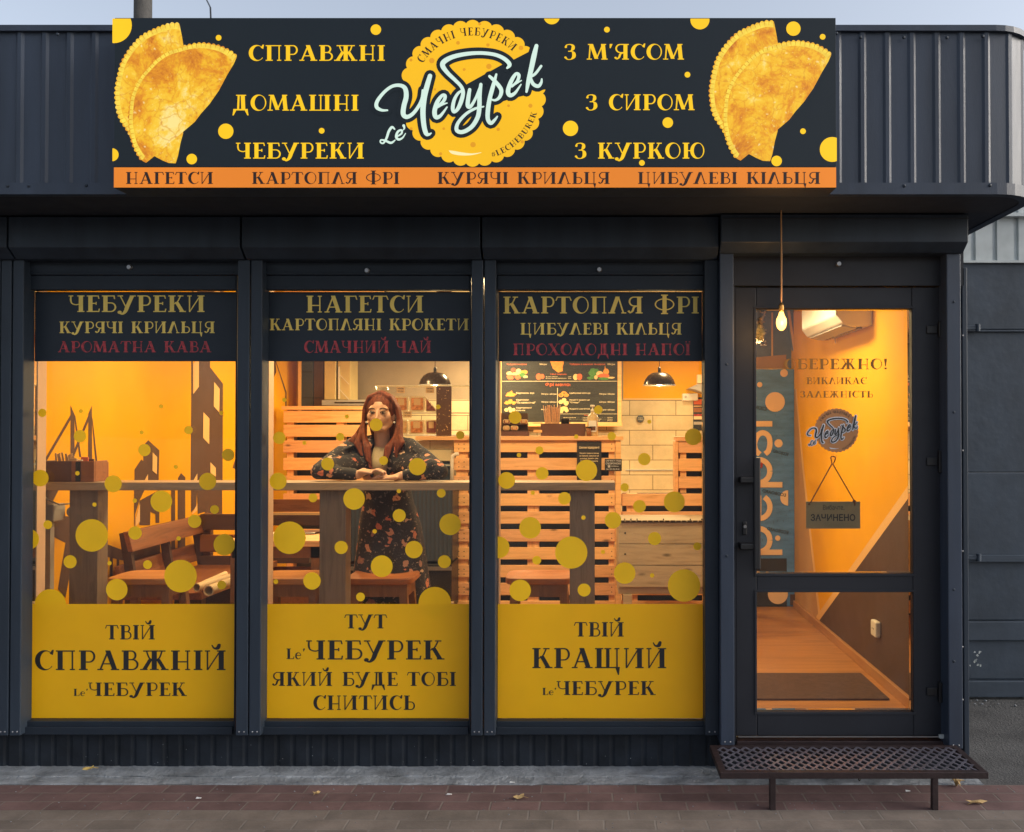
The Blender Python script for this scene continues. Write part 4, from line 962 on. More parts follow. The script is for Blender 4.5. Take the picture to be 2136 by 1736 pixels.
# murals: flat paint on the side walls
def wallart(X, sgn): return Art(0, .00006, fn=lambda u, v, d: (lambda q: (X + sgn * (.0006 + d), q[1], q[2]))(PX(u, v, X)))
z5 = lambda L: [(x * .2822, 536 + y * .2822) for x, y in L]
z6 = lambda L: [(x * .3087, 995.3 + y * .3087) for x, y in L]
z8 = lambda L: [(61.2 + x * .18523, 949.3 + y * .18523) for x, y in L]
z2 = lambda L: [(551.2 + x * .15876, 750.3 + y * .15876) for x, y in L]
ar = wallart(XLW, 1)
for L in ([(1465, 740), (1552, 740), (1552, 815), (1648, 938), (1645, 1655), (1408, 1655), (1413, 1020), (1463, 960)], [(1413, 740), (1425, 740), (1425, 1020), (1413, 1020)],
          [(1058, 1395), (1095, 1355), (1177, 1430), (1172, 1655), (993, 1655), (993, 1573), (1043, 1497), (1058, 1510)], [(1315, 1635), (1337, 1598), (1370, 1630), (1370, 1655), (1315, 1655)],
          [(520, 1095), (550, 1165), (550, 1700), (520, 1700)], [(522, 1165), (527, 1195), (340, 1515), (318, 1515)], [(545, 1165), (556, 1175), (600, 1480), (585, 1480)], [(540, 1440), (655, 1165), (660, 1200), (548, 1470)],
          [(678, 1098), (680, 1520), (650, 1520), (652, 1160)], [(676, 1180), (684, 1200), (735, 1660), (716, 1660)], [(1718, 1560), (1745, 1470), (1745, 1570)]): ar.poly(z5(L))
for L in ([(790, 390), (802, 390), (838, 770), (820, 770)], [(88, 395), (330, 390), (262, 520), (400, 690), (450, 690), (450, 1370), (405, 1610), (320, 1510), (405, 990), (240, 905), (90, 830)],
          [(755, 1100), (840, 1135), (840, 1570), (828, 1560), (755, 1160)], [(835, 1100), (882, 1110), (878, 1380), (835, 1380)], [(905, 1110), (938, 1110), (935, 1380), (903, 1380)], [(980, 1110), (1010, 1110), (1010, 1380), (980, 1380)], [(760, 990), (860, 1000), (1100, 1090), (1150, 1200), (1010, 1180), (760, 1115)]): ar.poly(z8(L))
for L in ([(905, 88), (975, 88), (940, 160), (912, 250), (908, 330), (905, 330)], [(940, 160), (1075, 88), (1075, 310), (1050, 310), (1048, 250), (1015, 235), (1012, 325), (940, 325)], [(1155, 88), (1182, 88), (1182, 530), (1155, 530)], [(1200, 88), (1250, 88), (1250, 500), (1200, 500)],
          [(1290, 88), (1290, 240), (1325, 200), (1330, 88)], [(1330, 88), (1500, 88), (1500, 260), (1400, 260), (1380, 235), (1335, 250)], [(870, 470), (1080, 440), (1080, 590), (890, 590)]): ar.poly(z6(L))
for L in ([(40, 0), (145, 0), (155, 165), (105, 265), (45, 130)], [(138, 0), (152, 20), (290, 425), (290, 620), (275, 620), (275, 435)]): ar.poly(z2(L))
ar.build('mural_city', M['brownw'], lw)
ar = Art(0, .00006, fn=lambda u, v, d: (lambda q: (XLW + .0032 + d, q[1], q[2]))(PX(u, v, XLW)))
for L in ([(1425, 790), (1467, 740), (1467, 960), (1425, 1015)], [(1580, 925), (1620, 975), (1618, 1150), (1577, 1105)], [(1500, 1148), (1545, 1195), (1543, 1385), (1498, 1338)], [(1552, 1518), (1592, 1560), (1592, 1625), (1552, 1595)], [(1425, 1655), (1455, 1600), (1455, 1655)],
          [(1125, 1445), (1158, 1480), (1155, 1608), (1123, 1580)], [(1063, 1655), (1090, 1605), (1090, 1655)]): ar.poly(z5(L))
for L in ([(912, 290), (942, 175), (942, 300), (912, 335)], [(1293, 248), (1330, 180), (1330, 225), (1300, 248)]): ar.poly(z6(L))
ar.build('mural_windows', M['pale'], lw)
ar = wallart(XLW, 1); 
MB().box(XLW, XLW + .004, .0915, .50, F, ZC).build('plaster_strip', M['pink'], lw)
ar = wallart(XW, -1)
ar.poly([(1640, 800), (1659, 812), (1675, 990), (1707, 1281), (1700, 1296), (1640, 1250)]); ar.build('mural_tan_band', M['wallo2'], rw)
ar = wallart(XW, -1); ar.poly([(1659, 812), (1661.5, 812), (1678.5, 990), (1711, 1281), (1707, 1281), (1675, 990)])
ar.poly([(1905, 998), (1905, 1026), (1710, 1294.5), (1702, 1287)]); ar.build('mural_pale_line', M['pale'], rw)
ar = Art(0, fn=lambda u, v, d: (lambda q: (XW - .0018 - d, q[1], q[2]))(PX(u, v, XW)))
a = PX(1709.5, 1294.5, XW); b = PX(1905, 1026, XW)
MB().quad((XW - .0018, a[1], a[2]), (XW - .0018, b[1], b[2]), (XW - .0018, .095, b[2] + (b[2] - a[2]) / (b[1] - a[1]) * (.095 - b[1])), (XW - .0018, .095, F), (XW - .0018, a[1], F)).build('mural_brown_triangle', M['brown'], rw)
MB().box(XW - .022, XW, .095, 2.9, F, F + .055).build('skirting', M['skirt'], rw, bevel=.004)
MB().box(XLW, XLW + .022, .095, 4.6, F, F + .055).build('skirting', M['skirt'], lw, bevel=.004)
a = PX(1833, 1311, XW); o = MB().box(XW - .032, XW - .0018, a[1] - .045, a[1] + .045, a[2] - .043, a[2] + .043).build('wall_socket', M['white'], shop, bevel=.008)
mb = MB(); 
for dy in (-.011, .011): mb.box(XW - .0335, XW - .0322, a[1] + dy - .003, a[1] + dy + .003, a[2] - .003, a[2] + .003)
mb.build('socket_holes', M['black'], o)

# ---------------------------------------------------------------- window bar
TY = .45; zt = ZV(1006.5, TY); x0 = XLW + .002; x1 = XU(1283, TY)
bar = thing('window_bar', 'long narrow oak bar table on three legs running behind the windows', 'bar table', (0, TY, F))
MB().box(x0, x1, TY, TY + .20, zt - .040, zt).build('tabletop', M['oak'], bar, bevel=.003)
for u0, u1 in ((146, 205), (667, 722), (1188.3, 1240.7)):
    a = XU(u0, TY + .06); b = XU(u1, TY + .06); MB().box(a, b, TY + .06, TY + .16, F, zt - .0405).build('leg', M['oakv'], bar, bevel=.002)

# stools behind the bar
def stool(u0, u1, label, m='stool', first=None, Yf=.66):
    x0, x1 = XU(u0, Yf), XU(u1, Yf); zs_ = ZV(1208, Yf)
    c = ((x0 + x1) / 2, Yf + .15, F)
    if first: return copy_tree(first, Vector(c) - first.location, label)
    s = thing('bar_stool', label, 'stool', c, 'wooden stools behind the window bar'); hw = (x1 - x0) / 2
    mb = MB(); n = 14; rows_ = []
    out = []
    for i in range(48):
        a = 2 * pi * i / 48; e = .35
        out.append((c[0] + hw * (abs(cos(a)) ** e) * (1 if cos(a) > 0 else -1), c[1] + .15 * (abs(sin(a)) ** e) * (1 if sin(a) > 0 else -1)))
    for k, (dz, f) in enumerate(((-.032, .97), (-.026, 1.0), (-.006, 1.0), (0, .985), (-.004, .8), (-.008, .4))):
        mb.v += [(c[0] + (x - c[0]) * f, c[1] + (y - c[1]) * f, zs_ + dz) for x, y in out]
    for k in range(5):
        for i in range(48): mb.f.append((k * 48 + i, k * 48 + (i + 1) % 48, (k + 1) * 48 + (i + 1) % 48, (k + 1) * 48 + i))
    mb.f.append(tuple(range(47, -1, -1))); mb.f.append(tuple(5 * 48 + i for i in range(48)))
    mb.build('seat', M[m], s, smooth=False)
    mb = MB(); mb.box(c[0] - hw + .03, c[0] + hw - .03, c[1] - .115, c[1] - .095, zs_ - .10, zs_ - .033); mb.box(c[0] - hw + .03, c[0] + hw - .03, c[1] + .095, c[1] + .115, zs_ - .10, zs_ - .033)
    mb.box(c[0] - hw + .03, c[0] - hw + .05, c[1] - .0945, c[1] + .0945, zs_ - .10, zs_ - .033); mb.box(c[0] + hw - .05, c[0] + hw - .03, c[1] - .0945, c[1] + .0945, zs_ - .10, zs_ - .033)
    mb.build('apron', M['stooll'], s)
    for sx in (-1, 1):
        for sy in (-1, 1):
            MB().bar((c[0] + sx * (hw - .055), c[1] + sy * .09, zs_ - .034), (c[0] + sx * (hw - .01), c[1] + sy * .14, F), .042, .042).build('leg', M['stooll'], s, bevel=.003)
    zr = F + .2; mb = MB()
    for sy in (-1, 1): mb.box(c[0] - hw + .02, c[0] + hw - .02, c[1] + sy * .125 - .01, c[1] + sy * .125 + .01, zr, zr + .035)
    mb.build('stretcher', M['stooll'], s)
    return s
s1 = stool(217, 360, 'pale wooden stool in the left window in front of the brown bench')
stool(525, 668, 'wooden stool left of the middle bar leg, half hidden by the window post', first=s1)
s3 = stool(716, 859, 'reddish wooden stool in front of the woman in the middle window')
for ch in s3.children:
    if ch.name.startswith('seat'): ch.active_material = M['stool2']
stool(1054, 1193, 'wooden stool left of the bar leg in the right window', first=s3)

# brown bench along the left wall, and a settle across
def TZ(u, v, X): return PX(u, v, X)
bx = XLW + .10
be = thing('wooden_bench', 'brown plank bench with slatted back along the orange wall in the left window', 'bench', (bx, 1.5, F))
pA = PX(256, 1110, bx); Yn, Yr = pA[1], PX(417, 1074, bx)[1] + .02; ztop = pA[2]
for dz, h in ((0, .115), (.20, .11)):
    MB().prism([(bx - dz * .25, Yn, ztop - dz), (bx + .03 - dz * .25, Yn, ztop - dz), (bx + .06 - dz * .25, Yn, ztop - dz - h), (bx + .03 - dz * .25, Yn, ztop - dz - h)], (0, Yr - Yn, 0)).build('back_plank', M['bench'], be, bevel=.003)
for y in (Yn + .06, (Yn + Yr) / 2, Yr - .06): MB().bar((bx - .02, y, ztop - .01), (bx + .04, y, F + .40), .05, .03).build('back_post', M['benchd'], be)
MB().box(bx + .02, bx + .50, Yn - .1, Yr + .1, F + .40, F + .44).build('seat', M['bench'], be, bevel=.004)
for y in (Yn, Yr):
    for x in (bx + .06, bx + .44): MB().box(x - .03, x + .03, y - .03, y + .03, F, F + .40).build('leg', M['benchd'], be)
Ys = 2.15
se = thing('settle', 'dark brown high-backed settle across the room behind the left window bench', 'bench', (XU(480, Ys), Ys, F))
sx_0, sx_1 = XU(418, Ys), XU(548, Ys)
MB().box(sx_0, sx_1, Ys, Ys + .03, ZV(1106, Ys), ZV(1073, Ys)).build('back_plank', M['benchd'], se, bevel=.003)
MB().box(sx_0, sx_1, Ys, Ys + .03, ZV(1152, Ys), ZV(1116, Ys)).build('back_plank', M['benchx'], se, bevel=.003)
MB().box(sx_0, sx_1, Ys, Ys + .025, F + .42, ZV(1160, Ys)).build('back_plank', M['benchd'], se, bevel=.003)
MB().box(sx_0, sx_0 + .06, Ys + .031, Ys + .08, F, ZV(1073, Ys)).build('back_post', M['benchx'], se)
MB().box(sx_0, sx_1, Ys - .40, Ys - .002, F + .38, F + .42).build('seat', M['bench'], se, bevel=.003)
MB().box(sx_0, sx_1, Ys - .38, Ys - .34, F, F + .379).build('front_board', M['benchd'], se)
# paper rolls on the bench
rp = mat('rolled_paper', (.72, .56, .34), .6, 0, .05, 5)
for i, (u, v, u2, v2, r, dY, l) in enumerate(((435, 1212, 497, 1186, .030, 0, 'nearest open-ended roll of cream paper lying on the brown bench'), (410, 1196, 486, 1180, .024, .08, 'roll of cream paper lying behind the nearest roll on the bench'), (422, 1188, 470, 1176, .018, .16, 'thinnest and rearmost roll of paper on the brown bench'))):
    a = Vector(P(u, v, .98 + dY)); b = Vector(P(u2, v2, 1.35 + dY)); a.z = b.z = F + .44 + r + .001 + (.0 if i == 0 else .01 * i)
    k = 24; mb = MB(); d = (b - a).normalized(); x = d.orthogonal().normalized(); y = d.cross(x)
    for (pp, rr) in ((a, r), (b, r), (b, r * .8), (a, r * .8)):
        for j in range(k): mb.v.append(tuple(pp + (x * cos(2 * pi * j / k) + y * sin(2 * pi * j / k)) * rr))
    for q in range(4):
        for j in range(k): mb.f.append((q * k + j, q * k + (j + 1) % k, ((q + 1) % 4) * k + (j + 1) % k, ((q + 1) % 4) * k + j))
    tag(mb.build('paper_roll', rp, base=True), l, 'paper roll', 'rolls of paper on the bench')

# napkin box on the bar
ny0 = TY + .03
nb = thing('napkin_box', 'dark and caramel wooden box of sticks and napkins on the left end of the bar', 'box', (XU(140, ny0), ny0, zt))
hx0, hx1, hm = XU(81, ny0), XU(197, ny0), XU(149, ny0); ztp = ZV(962, ny0)
mb = MB(); mb.box(hx0, hm, ny0, ny0 + .012, zt + .001, ztp); mb.box(hx0, hx0 + .01, ny0 + .013, ny0 + .13, zt + .001, ztp); mb.box(hx0, hm, ny0 + .131, ny0 + .14, zt + .001, ztp - .01); mb.build('dark_compartment', M['choc'], nb, bevel=.002)
mb = MB(); mb.box(hm + .001, hx1, ny0 - .001, ny0 + .012, zt + .001, ztp); mb.box(hx1 - .01, hx1, ny0 + .013, ny0 + .13, zt + .001, ztp); mb.box(hm + .001, hm + .01, ny0 + .013, ny0 + .13, zt + .001, ztp); mb.box(hm, hx1, ny0 + .131, ny0 + .14, zt + .001, ztp - .01); mb.build('caramel_compartment', M['choc2'], nb, bevel=.002)
mb = MB(); c = XU(164, ny0); mb.box(c - .012, c + .012, ny0 - .004, ny0 - .0012, zt + .004, ztp - .002); mb.build('divider_strip', M['black'], nb)
for k in range(11):
    u = 118 + k * 3.4 + random.uniform(-1, 1); a = P(u, 963, ny0 + .05); b = P(u + random.uniform(-7, 2), 944 + random.uniform(0, 8), ny0 + .05)
    MB().bar((a[0], ny0 + .05 + .004 * k % .03, ztp - .05), (b[0], ny0 + .05 + random.uniform(0, .02), b[2]), .009, .003).build('wooden_stick', M['kraft'], nb)
for k in range(4):
    u = 157 + k * 9; a = P(u, 960, ny0 + .05); MB().box(a[0] - .018, a[0] + .018, ny0 + .03 + .012 * k, ny0 + .04 + .012 * k, ztp - .03, ztp + random.uniform(.005, .02)).build('sugar_packet', [M['kraft'], M['white'], M['txtr'], M['choc']][k], nb, bevel=.002)
# socket box, plug, cable duct on the left wall
q0, q1 = PX(86, 1072, XLW), PX(103, 1072, XLW)
so_ = thing('wall_outlet', 'grey surface socket box with a black plug on the wall at the far left', 'socket', (XLW, q0[1], q0[2]))
MB().box(XLW + .001, XLW + .05, q0[1] + .02, q0[1] + .13, q0[2] - .045, q0[2] + .045).build('socket_box', M['greyp'], so_, bevel=.006)
c = (XLW + .075, q0[1] + .13, q0[2] - .002)
MB().lathe([(0, -.045), (.028, -.045), (.030, -.03), (.030, .0), (0, 0)], (c[0] + .01, c[1] + .04, c[2]), 18, 'y').build('plug_adapter', M['greyp'], so_)
MB().tube([(c[0] + .045, c[1], c[2] - .004), (c[0] + .09, c[1], c[2] - .006), (c[0] + .125, c[1], c[2] + .004), (c[0] + .14, c[1], c[2] + .03), (c[0] + .125, c[1], c[2] + .058), (c[0] + .08, c[1], c[2] + .060), (c[0] + .04, c[1], c[2] + .048)], [.017, .014, .006, .005, .005, .005, .004], 10).build('black_plug', M['black'], so_)
MB().tube([(XLW + .02, TY + .05, zt - .042), (XLW + .05, TY + .08, zt - .09), (XLW + .10, TY + .1, zt - .12), (c[0] + .04, c[1], c[2] + .048)], .004, 6).build('cable', M['greyp'], so_)
a = PX(99, 1103, XLW + .012); MB().box(XLW + .004, XLW + .030, a[1] - .005, a[1] + .030, F + .06, q0[2] - .046).build('cable_duct', M['greyp'], so_)

# dining table with papers behind the middle window
ty0, ty1 = .98, 1.42; tz = F + .75; tx0, tx1 = XU(470, ty0), XU(676, ty0)
dt = thing('dining_table', 'pine dining table strewn with papers behind the left stool in the middle window', 'table', ((tx0 + tx1) / 2, 1.2, F))
MB().box(tx0, tx1, ty0, ty1, tz - .035, tz).build('tabletop', PINE[1], dt, bevel=.004)
MB().box(tx0 + .03, tx1 - .03, ty0 + .03, ty1 - .03, tz - .10, tz - .0355).build('apron', M['stooll'], dt)
for x in (tx0 + .05, tx1 - .05):
    for y in (ty0 + .06, ty1 - .06): MB().box(x - .03, x + .03, y - .03, y + .03, F, tz - .036).build('leg', M['stooll'], dt)
for k in range(4):
    a = (XU(590 + k * 18, 1.3), 1.25 + .03 * k, tz + .002 + .003 * k); an = .3 * k - .4
    q = [(a[0] + x * cos(an) - y * sin(an), a[1] + x * sin(an) + y * cos(an), a[2]) for x, y in ((-.09, -.06), (.09, -.06), (.09, .06), (-.09, .06))]
    tag(MB().prism(q, (0, 0, .0015)).build('paper_sheet', [paper, M['kraft'], paper, M['choc']][k], base=True), ['white sheet of paper lowest in the pile on the pine table', 'tan leaflet in the pile on the pine table', 'white leaflet near the top of the pile on the pine table', 'dark leaflet on top of the pile on the pine table'][k], 'paper', 'papers on the pine table')
# plank settle behind it
Y2 = 2.75; b2 = thing('plank_settle', 'settle of grained brown planks behind the pine table in the middle window', 'bench', (XU(600, Y2), Y2, F))
bx0, bx1 = XU(553, Y2), XU(680, Y2)
MB().box(bx0, bx1, Y2, Y2 + .03, ZV(1068, Y2), ZV(1042, Y2)).build('back_plank', M['benchx'], b2, bevel=.003)
MB().box(bx0 - .02, bx1, Y2 - .02, Y2 - .001, ZV(1074, Y2), ZV(1069, Y2)).build('ledge', M['kraft'], b2)
MB().box(bx0 - .02, bx1, Y2 - .015, Y2 + .025, ZV(1096, Y2), ZV(1075, Y2)).build('back_plank', M['benchd'], b2, bevel=.003)
MB().box(bx0 - .02, bx1, Y2 - .40, Y2 - .02, F + .42, F + .46).build('seat', M['benchd'], b2)
mb = MB(); mb.box(bx0, bx1, Y2 - .3, Y2 - .28, F + .1, F + .2).box(bx0, bx1, Y2 - .3, Y2 - .28, F + .28, F + .38); mb.build('front_board', M['bench'], b2)

# ---------------------------------------------------------------- pallet partitions
def slats(root, u0, u1, Y, rows, thick=.022, name='slat', n0=0):
    for k, (a, b) in enumerate(rows):
        x0, x1 = XU(u0, Y), XU(u1, Y)
        MB().box(x0, x1, Y, Y + thick, ZV(b, Y), ZV(a, Y)).build(name, PINE[(k + n0) % 3], root, bevel=.003)
YA = 3.9
pa = thing('pallet_partition', 'pine pallet partition with flat top board behind the woman', 'partition', (XU(690, YA), YA, F))
slats(pa, 591, 800, YA, [(857, 881.8), (886.4, 911.4), (919, 944.3), (955.4, 980.8), (992.7, 1018), (1030, 1055), (1067, 1092), (1104, 1129), (1141, 1166)])
MB().box(XU(588.5, YA), XU(802, YA), YA - .02, YA + .16, ZV(855, YA), ZV(847.5, YA)).build('top_board', PINE[0], pa, bevel=.003)
for u0, u1 in ((597, 611), (700, 716)): MB().box(XU(u0, YA), XU(u1, YA), YA + .0225, YA + .12, F, ZV(856, YA)).build('upright', M['pineend'], pa)
MB().box(XU(594, YA), XU(798, YA), YA + .121, YA + .14, F, ZV(857, YA)).build('dark_backing', M['dark'], pa)  # dark sheet behind the slats, gives the gaps their dark tone

YBc = 2.5
co = thing('pallet_counter', 'tall pine pallet counter with a wooden top in the right window', 'counter', (XU(1120, YBc), YBc, F))
rowsB = [(919.5 + 37.3 * k - 1.2, 943.5 + 37.3 * k) for k in range(10)]
slats(co, 947, 1283, YBc, rowsB)
MB().box(XU(868, YBc), XU(1300, YBc), YBc - .03, YBc + .42, ZV(918.5, YBc), ZV(910, YBc)).build('countertop', PINE[1], co, bevel=.003)
for u0, u1 in ((951, 975), (1100, 1124), (1270, 1282)): MB().box(XU(u0, YBc), XU(u1, YBc), YBc + .0225, YBc + .12, F, ZV(919.5, YBc)).build('upright', M['pineend'], co)
MB().box(XU(1283.5, YBc), XU(1295, YBc), YBc - .012, YBc + .12, F, ZV(919.5, YBc)).build('corner_post', PINE[0], co, bevel=.003)
MB().box(XU(985, YBc), XU(1281, YBc), YBc + .121, YBc + .14, F, ZV(920, YBc)).build('dark_backing', M['dark'], co)  # dark sheet seen through the counter slats
mb = MB()
for k in range(9):
    for u in (957, 968, 1276): a = P(u, 931 + 37.3 * k, YBc - .0005); mb.lathe([(0, 0), (.004, 0)], (a[0], a[1], a[2] + .015), 8, 'y').lathe([(0, 0), (.004, 0)], (a[0], a[1], a[2] - .02), 8, 'y')
mb.build('nail_heads', M['black'], co)
# low pallet fence and right tall pallet
YC = 2.52
lo_ = thing('low_pallet_fence', 'low pine pallet fence between the two tall pallets in the right window', 'partition', (XU(1400, YC), YC, F))
slats(lo_, 1296, 1495, YC, rowsB[3:], n0=1)
for u0, u1 in ((1308, 1330), (1470, 1490)): MB().box(XU(u0, YC), XU(u1, YC), YC + .0225, YC + .12, F, ZV(1031, YC)).build('upright', M['pineend'], lo_)
MB().box(XU(1299, YC), XU(1490, YC), YC + .121, YC + .14, F, ZV(1031, YC)).build('dark_backing', M['dark'], lo_)  # dark sheet behind the fence slats
YD = 2.66
ri = thing('pallet_post', 'tall pine pallet with a top board at the right edge of the right window', 'partition', (XU(1450, YD), YD, F))
slats(ri, 1415, 1500, YD, [(921, 945), (957, 983), (994.5, 1018.6), (1031, 1055)], n0=2)
MB().box(XU(1410, YD), XU(1500, YD), YD - .02, YD + .20, ZV(920, YD), ZV(910.7, YD)).build('top_board', PINE[2], ri, bevel=.003)
MB().box(XU(1407.6, YD), XU(1414.5, YD), YD - .005, YD + .15, F, ZV(920.5, YD)).build('side_board', PINE[1], ri, bevel=.002)
MB().box(XU(1419, YD), XU(1432, YD), YD + .0225, YD + .12, F, ZV(921, YD)).build('upright', M['pineend'], ri)
MB().box(XU(1415, YD), XU(1500, YD), YD + .121, YD + .14, F, ZV(921, YD)).build('dark_backing', M['dark'], ri)  # dark sheet filling the gaps of the tall pallet

# grey plank chest
YG = 1.75
ch_ = thing('plank_chest', 'plank chest toned grey for daylight, with a hinged lid low in the right window', 'chest', (XU(1380, YG), YG, F))
cx0, cx1 = XU(1290, YG), XU(1492, YG)
for k, (a, b) in enumerate(((1085, 1089), (1090, 1134.5), (1136, 1179), (1180.5, 1225))):
    MB().box(cx0, cx1, YG - (.006 if k == 0 else 0), YG + .02, ZV(b, YG), ZV(a, YG)).build(['lid_edge', 'plank', 'plank', 'plank'][k], M['grey'], ch_, bevel=.002)
MB().box(cx0, cx1, YG + .0205, YG + .45, ZV(1240, YG), ZV(1088, YG)).build('chest_box', M['grey'], ch_)
MB().box(XU(1300, YG), XU(1318, YG), YG + .001, YG + .06, F, ZV(1241, YG)).build('leg', M['grey'], ch_)
MB().box(cx0 - .01, cx1, YG - .05, YG, F + .001, F + .09).build('base_plank', M['grey'], ch_)
mb = MB(); x = cx0 + .01
while x < cx1: a = ZV(1087, YG); mb.box(x, x + .028, YG - .011, YG - .0065, a - .006, a + .004); x += .036
mb.build('piano_hinge', M['shade'], ch_)
mb = MB()
for u in (1303, 1316, 1329, 1384, 1440, 1464):
    a = P(u, 1083.5, YG - .007); mb.ell(a, (.005, .003, .005), 8, 5)
for u, v in ((1304, 1112), (1304, 1156)): a = P(u, v, YG - .001); mb.ell(a, (.006, .003, .006), 8, 5)
mb.build('bolt_heads', M['black'], ch_)

# notices on the counter
def notice(name, u0, u1, v0, v1, Y, label, mbg, lines, cat='notice', th=.003):
    x0, x1 = XU(u0, Y), XU(u1, Y)
    n = thing(name, label, cat, ((x0 + x1) / 2, Y, ZV(v1, Y)))
    MB().box(x0, x1, Y, Y + th, ZV(v1, Y), ZV(v0, Y)).build('sheet', mbg, n)
    for s_, a, b, c, d, m_, bold in lines:
        ar = Art(Y - .0006, .00002); ptext(ar, s_, a, b, c, d, bold); ar.m.build('printed_text', m_, n, fix=False)
    return n
blackpaper = mat('black_paper', (.022, .020, .020), .5, 0, .05, 6)
notice('visitor_notice', 1203.5, 1254.5, 921, 1008, YBc - .008, 'tall black notice with white print on the pallet counter', blackpaper,
       [('Шановні відвідувачі!', 1208, 1250, 931, 937, M['txt'], 1), ('Під дією тривоги заклад', 1209, 1249, 944, 947.5, M['txt'], 1), ('не працює. Дякуємо за', 1209, 1249, 949.5, 953, M['txt'], 1), ('розуміння. Бережіть себе.', 1210, 1248, 955, 958.5, M['txt'], 1), ('Просимо не залишати', 1211, 1247, 960.5, 964, M['txt'], 1), ('речі без нагляду', 1214, 1244, 990, 993.5, M['txt'], 1)])
n2 = notice('security_notice', 1261.5, 1297, 957.5, 982.5, YBc - .016, 'small black security sign with a white star on the pallet counter', blackpaper,
       [("ОБ'ЄКТ ПІД", 1263.5, 1295, 959.5, 963.5, M['stickw'], 1), ('ОХОРОНОЮ', 1263.5, 1295, 965, 969, M['stickw'], 1), ('ОХОРОНА 24', 1275, 1290, 971.5, 974, M['stickw'], 1), ('тел. 050 000 00 00', 1264, 1292, 977.5, 980, M['stickw'], 1)], 'sign')
ar = Art(YBc - .0166); ar.poly([(1270.5 + (4.2 if k % 2 == 0 else 1.8) * sin(k * pi / 5), 973 - (4.2 if k % 2 == 0 else 1.8) * cos(k * pi / 5)) for k in range(10)]); ar.build('star_emblem', M['stickw'], n2)

# things on the counter
cz = ZV(910, YBc - .03) ; ct = cz + .0005
og = thing('counter_organiser', 'dark wooden organiser box holding straws and cups on the pallet counter', 'organiser', (XU(1180, 2.56), 2.56, ct))
oy = 2.56; zt_ = ZV(884, oy)
mb = MB(); mb.box(XU(1128, oy), XU(1221, oy), oy, oy + .012, ct, zt_); mb.box(XU(1128, oy), XU(1221, oy), oy + .16, oy + .172, ct, zt_ - .005)
for u in (1128, 1172, 1219): mb.box(XU(u, oy), XU(u, oy) + .008, oy + .0125, oy + .1595, ct, zt_ - .001)
mb.build('box_body', M['choc'], og)
MB().box(XU(1112, oy), XU(1130, oy) , oy - .0, oy + .01, zt_ + .001, zt_ + .008).build('box_rim', M['kraft'], og)
MB().box(XU(1113, oy), XU(1131, oy), oy - .012, oy - .0005, ZV(902.5, oy), ZV(897, oy)).build('box_pull', PINE[0], og, bevel=.002)
st_ = MB()
for k in range(34):
    u = 1139 + k * .78 + random.uniform(-1, 1); a = P(u, 886, oy + .04 + .05 * random.random()); b = P(u + (u - 1153) * .18 + random.uniform(-3, 3), 846 + random.uniform(-1.5, 6), a[1])
    st_.tube([(a[0], a[1], zt_ - .05), (b[0], b[1], b[2])], .0032, 6)
tag(st_.build('straw_bundle', mat('kraft_straws', (.70, .40, .22), .7, 0, .2, 90), base=True), 'bundle of paper straws standing in the organiser on the counter', 'straws')
c = P(1179, 882, oy + .05)
MB().lathe([(0, -.05), (.028, -.05), (.032, .02), (.034, .024), (.034, .03), (0, .03)], c, 18).build('black_cup_stack', M['black'], og, smooth=True)
# sanitiser bottle
c = P(1236, 910, 2.53); bt = thing('pump_bottle', 'pale pump bottle with a label standing at the end of the organiser', 'bottle', (c[0], 2.53, ct))
MB().lathe([(0, 0), (.036, 0), (.038, .004), (.038, .135), (.034, .15), (.014, .163), (.012, .175), (0, .175)], (c[0], 2.545, ct), 22).build('bottle_body', mat('clear_plastic', (.62, .48, .26), .25, 0, .05, 9), bt, smooth=True)
MB().lathe([(0, .176), (.014, .176), (.014, .192), (.005, .194), (.005, .212), (.016, .213), (.016, .226), (0, .228)], (c[0], 2.545, ct), 14).build('pump', M['white'], bt, smooth=True)
MB().box(c[0] - .028, c[0] + .028, 2.498, 2.5065, ct + .03, ct + .112).build('label', paper, bt)
MB().box(c[0] - .022, c[0] + .022, 2.496, 2.4978, ct + .04, ct + .070).build('label_print', M['choc'], bt)
c2 = P(1228, 909, 2.48); sj = thing('spice_jar', 'small brown jar in front of the pump bottle', 'jar', (c2[0], 2.48, ct)); MB().lathe([(0, 0), (.016, 0), (.017, .055), (0, .056)], (c2[0], 2.485, ct), 16).build('jar_body', M['choc2'], sj, smooth=True); MB().lathe([(0, .057), (.019, .057), (.019, .068), (0, .068)], (c2[0], 2.485, ct), 16).build('lid', M['black'], sj)
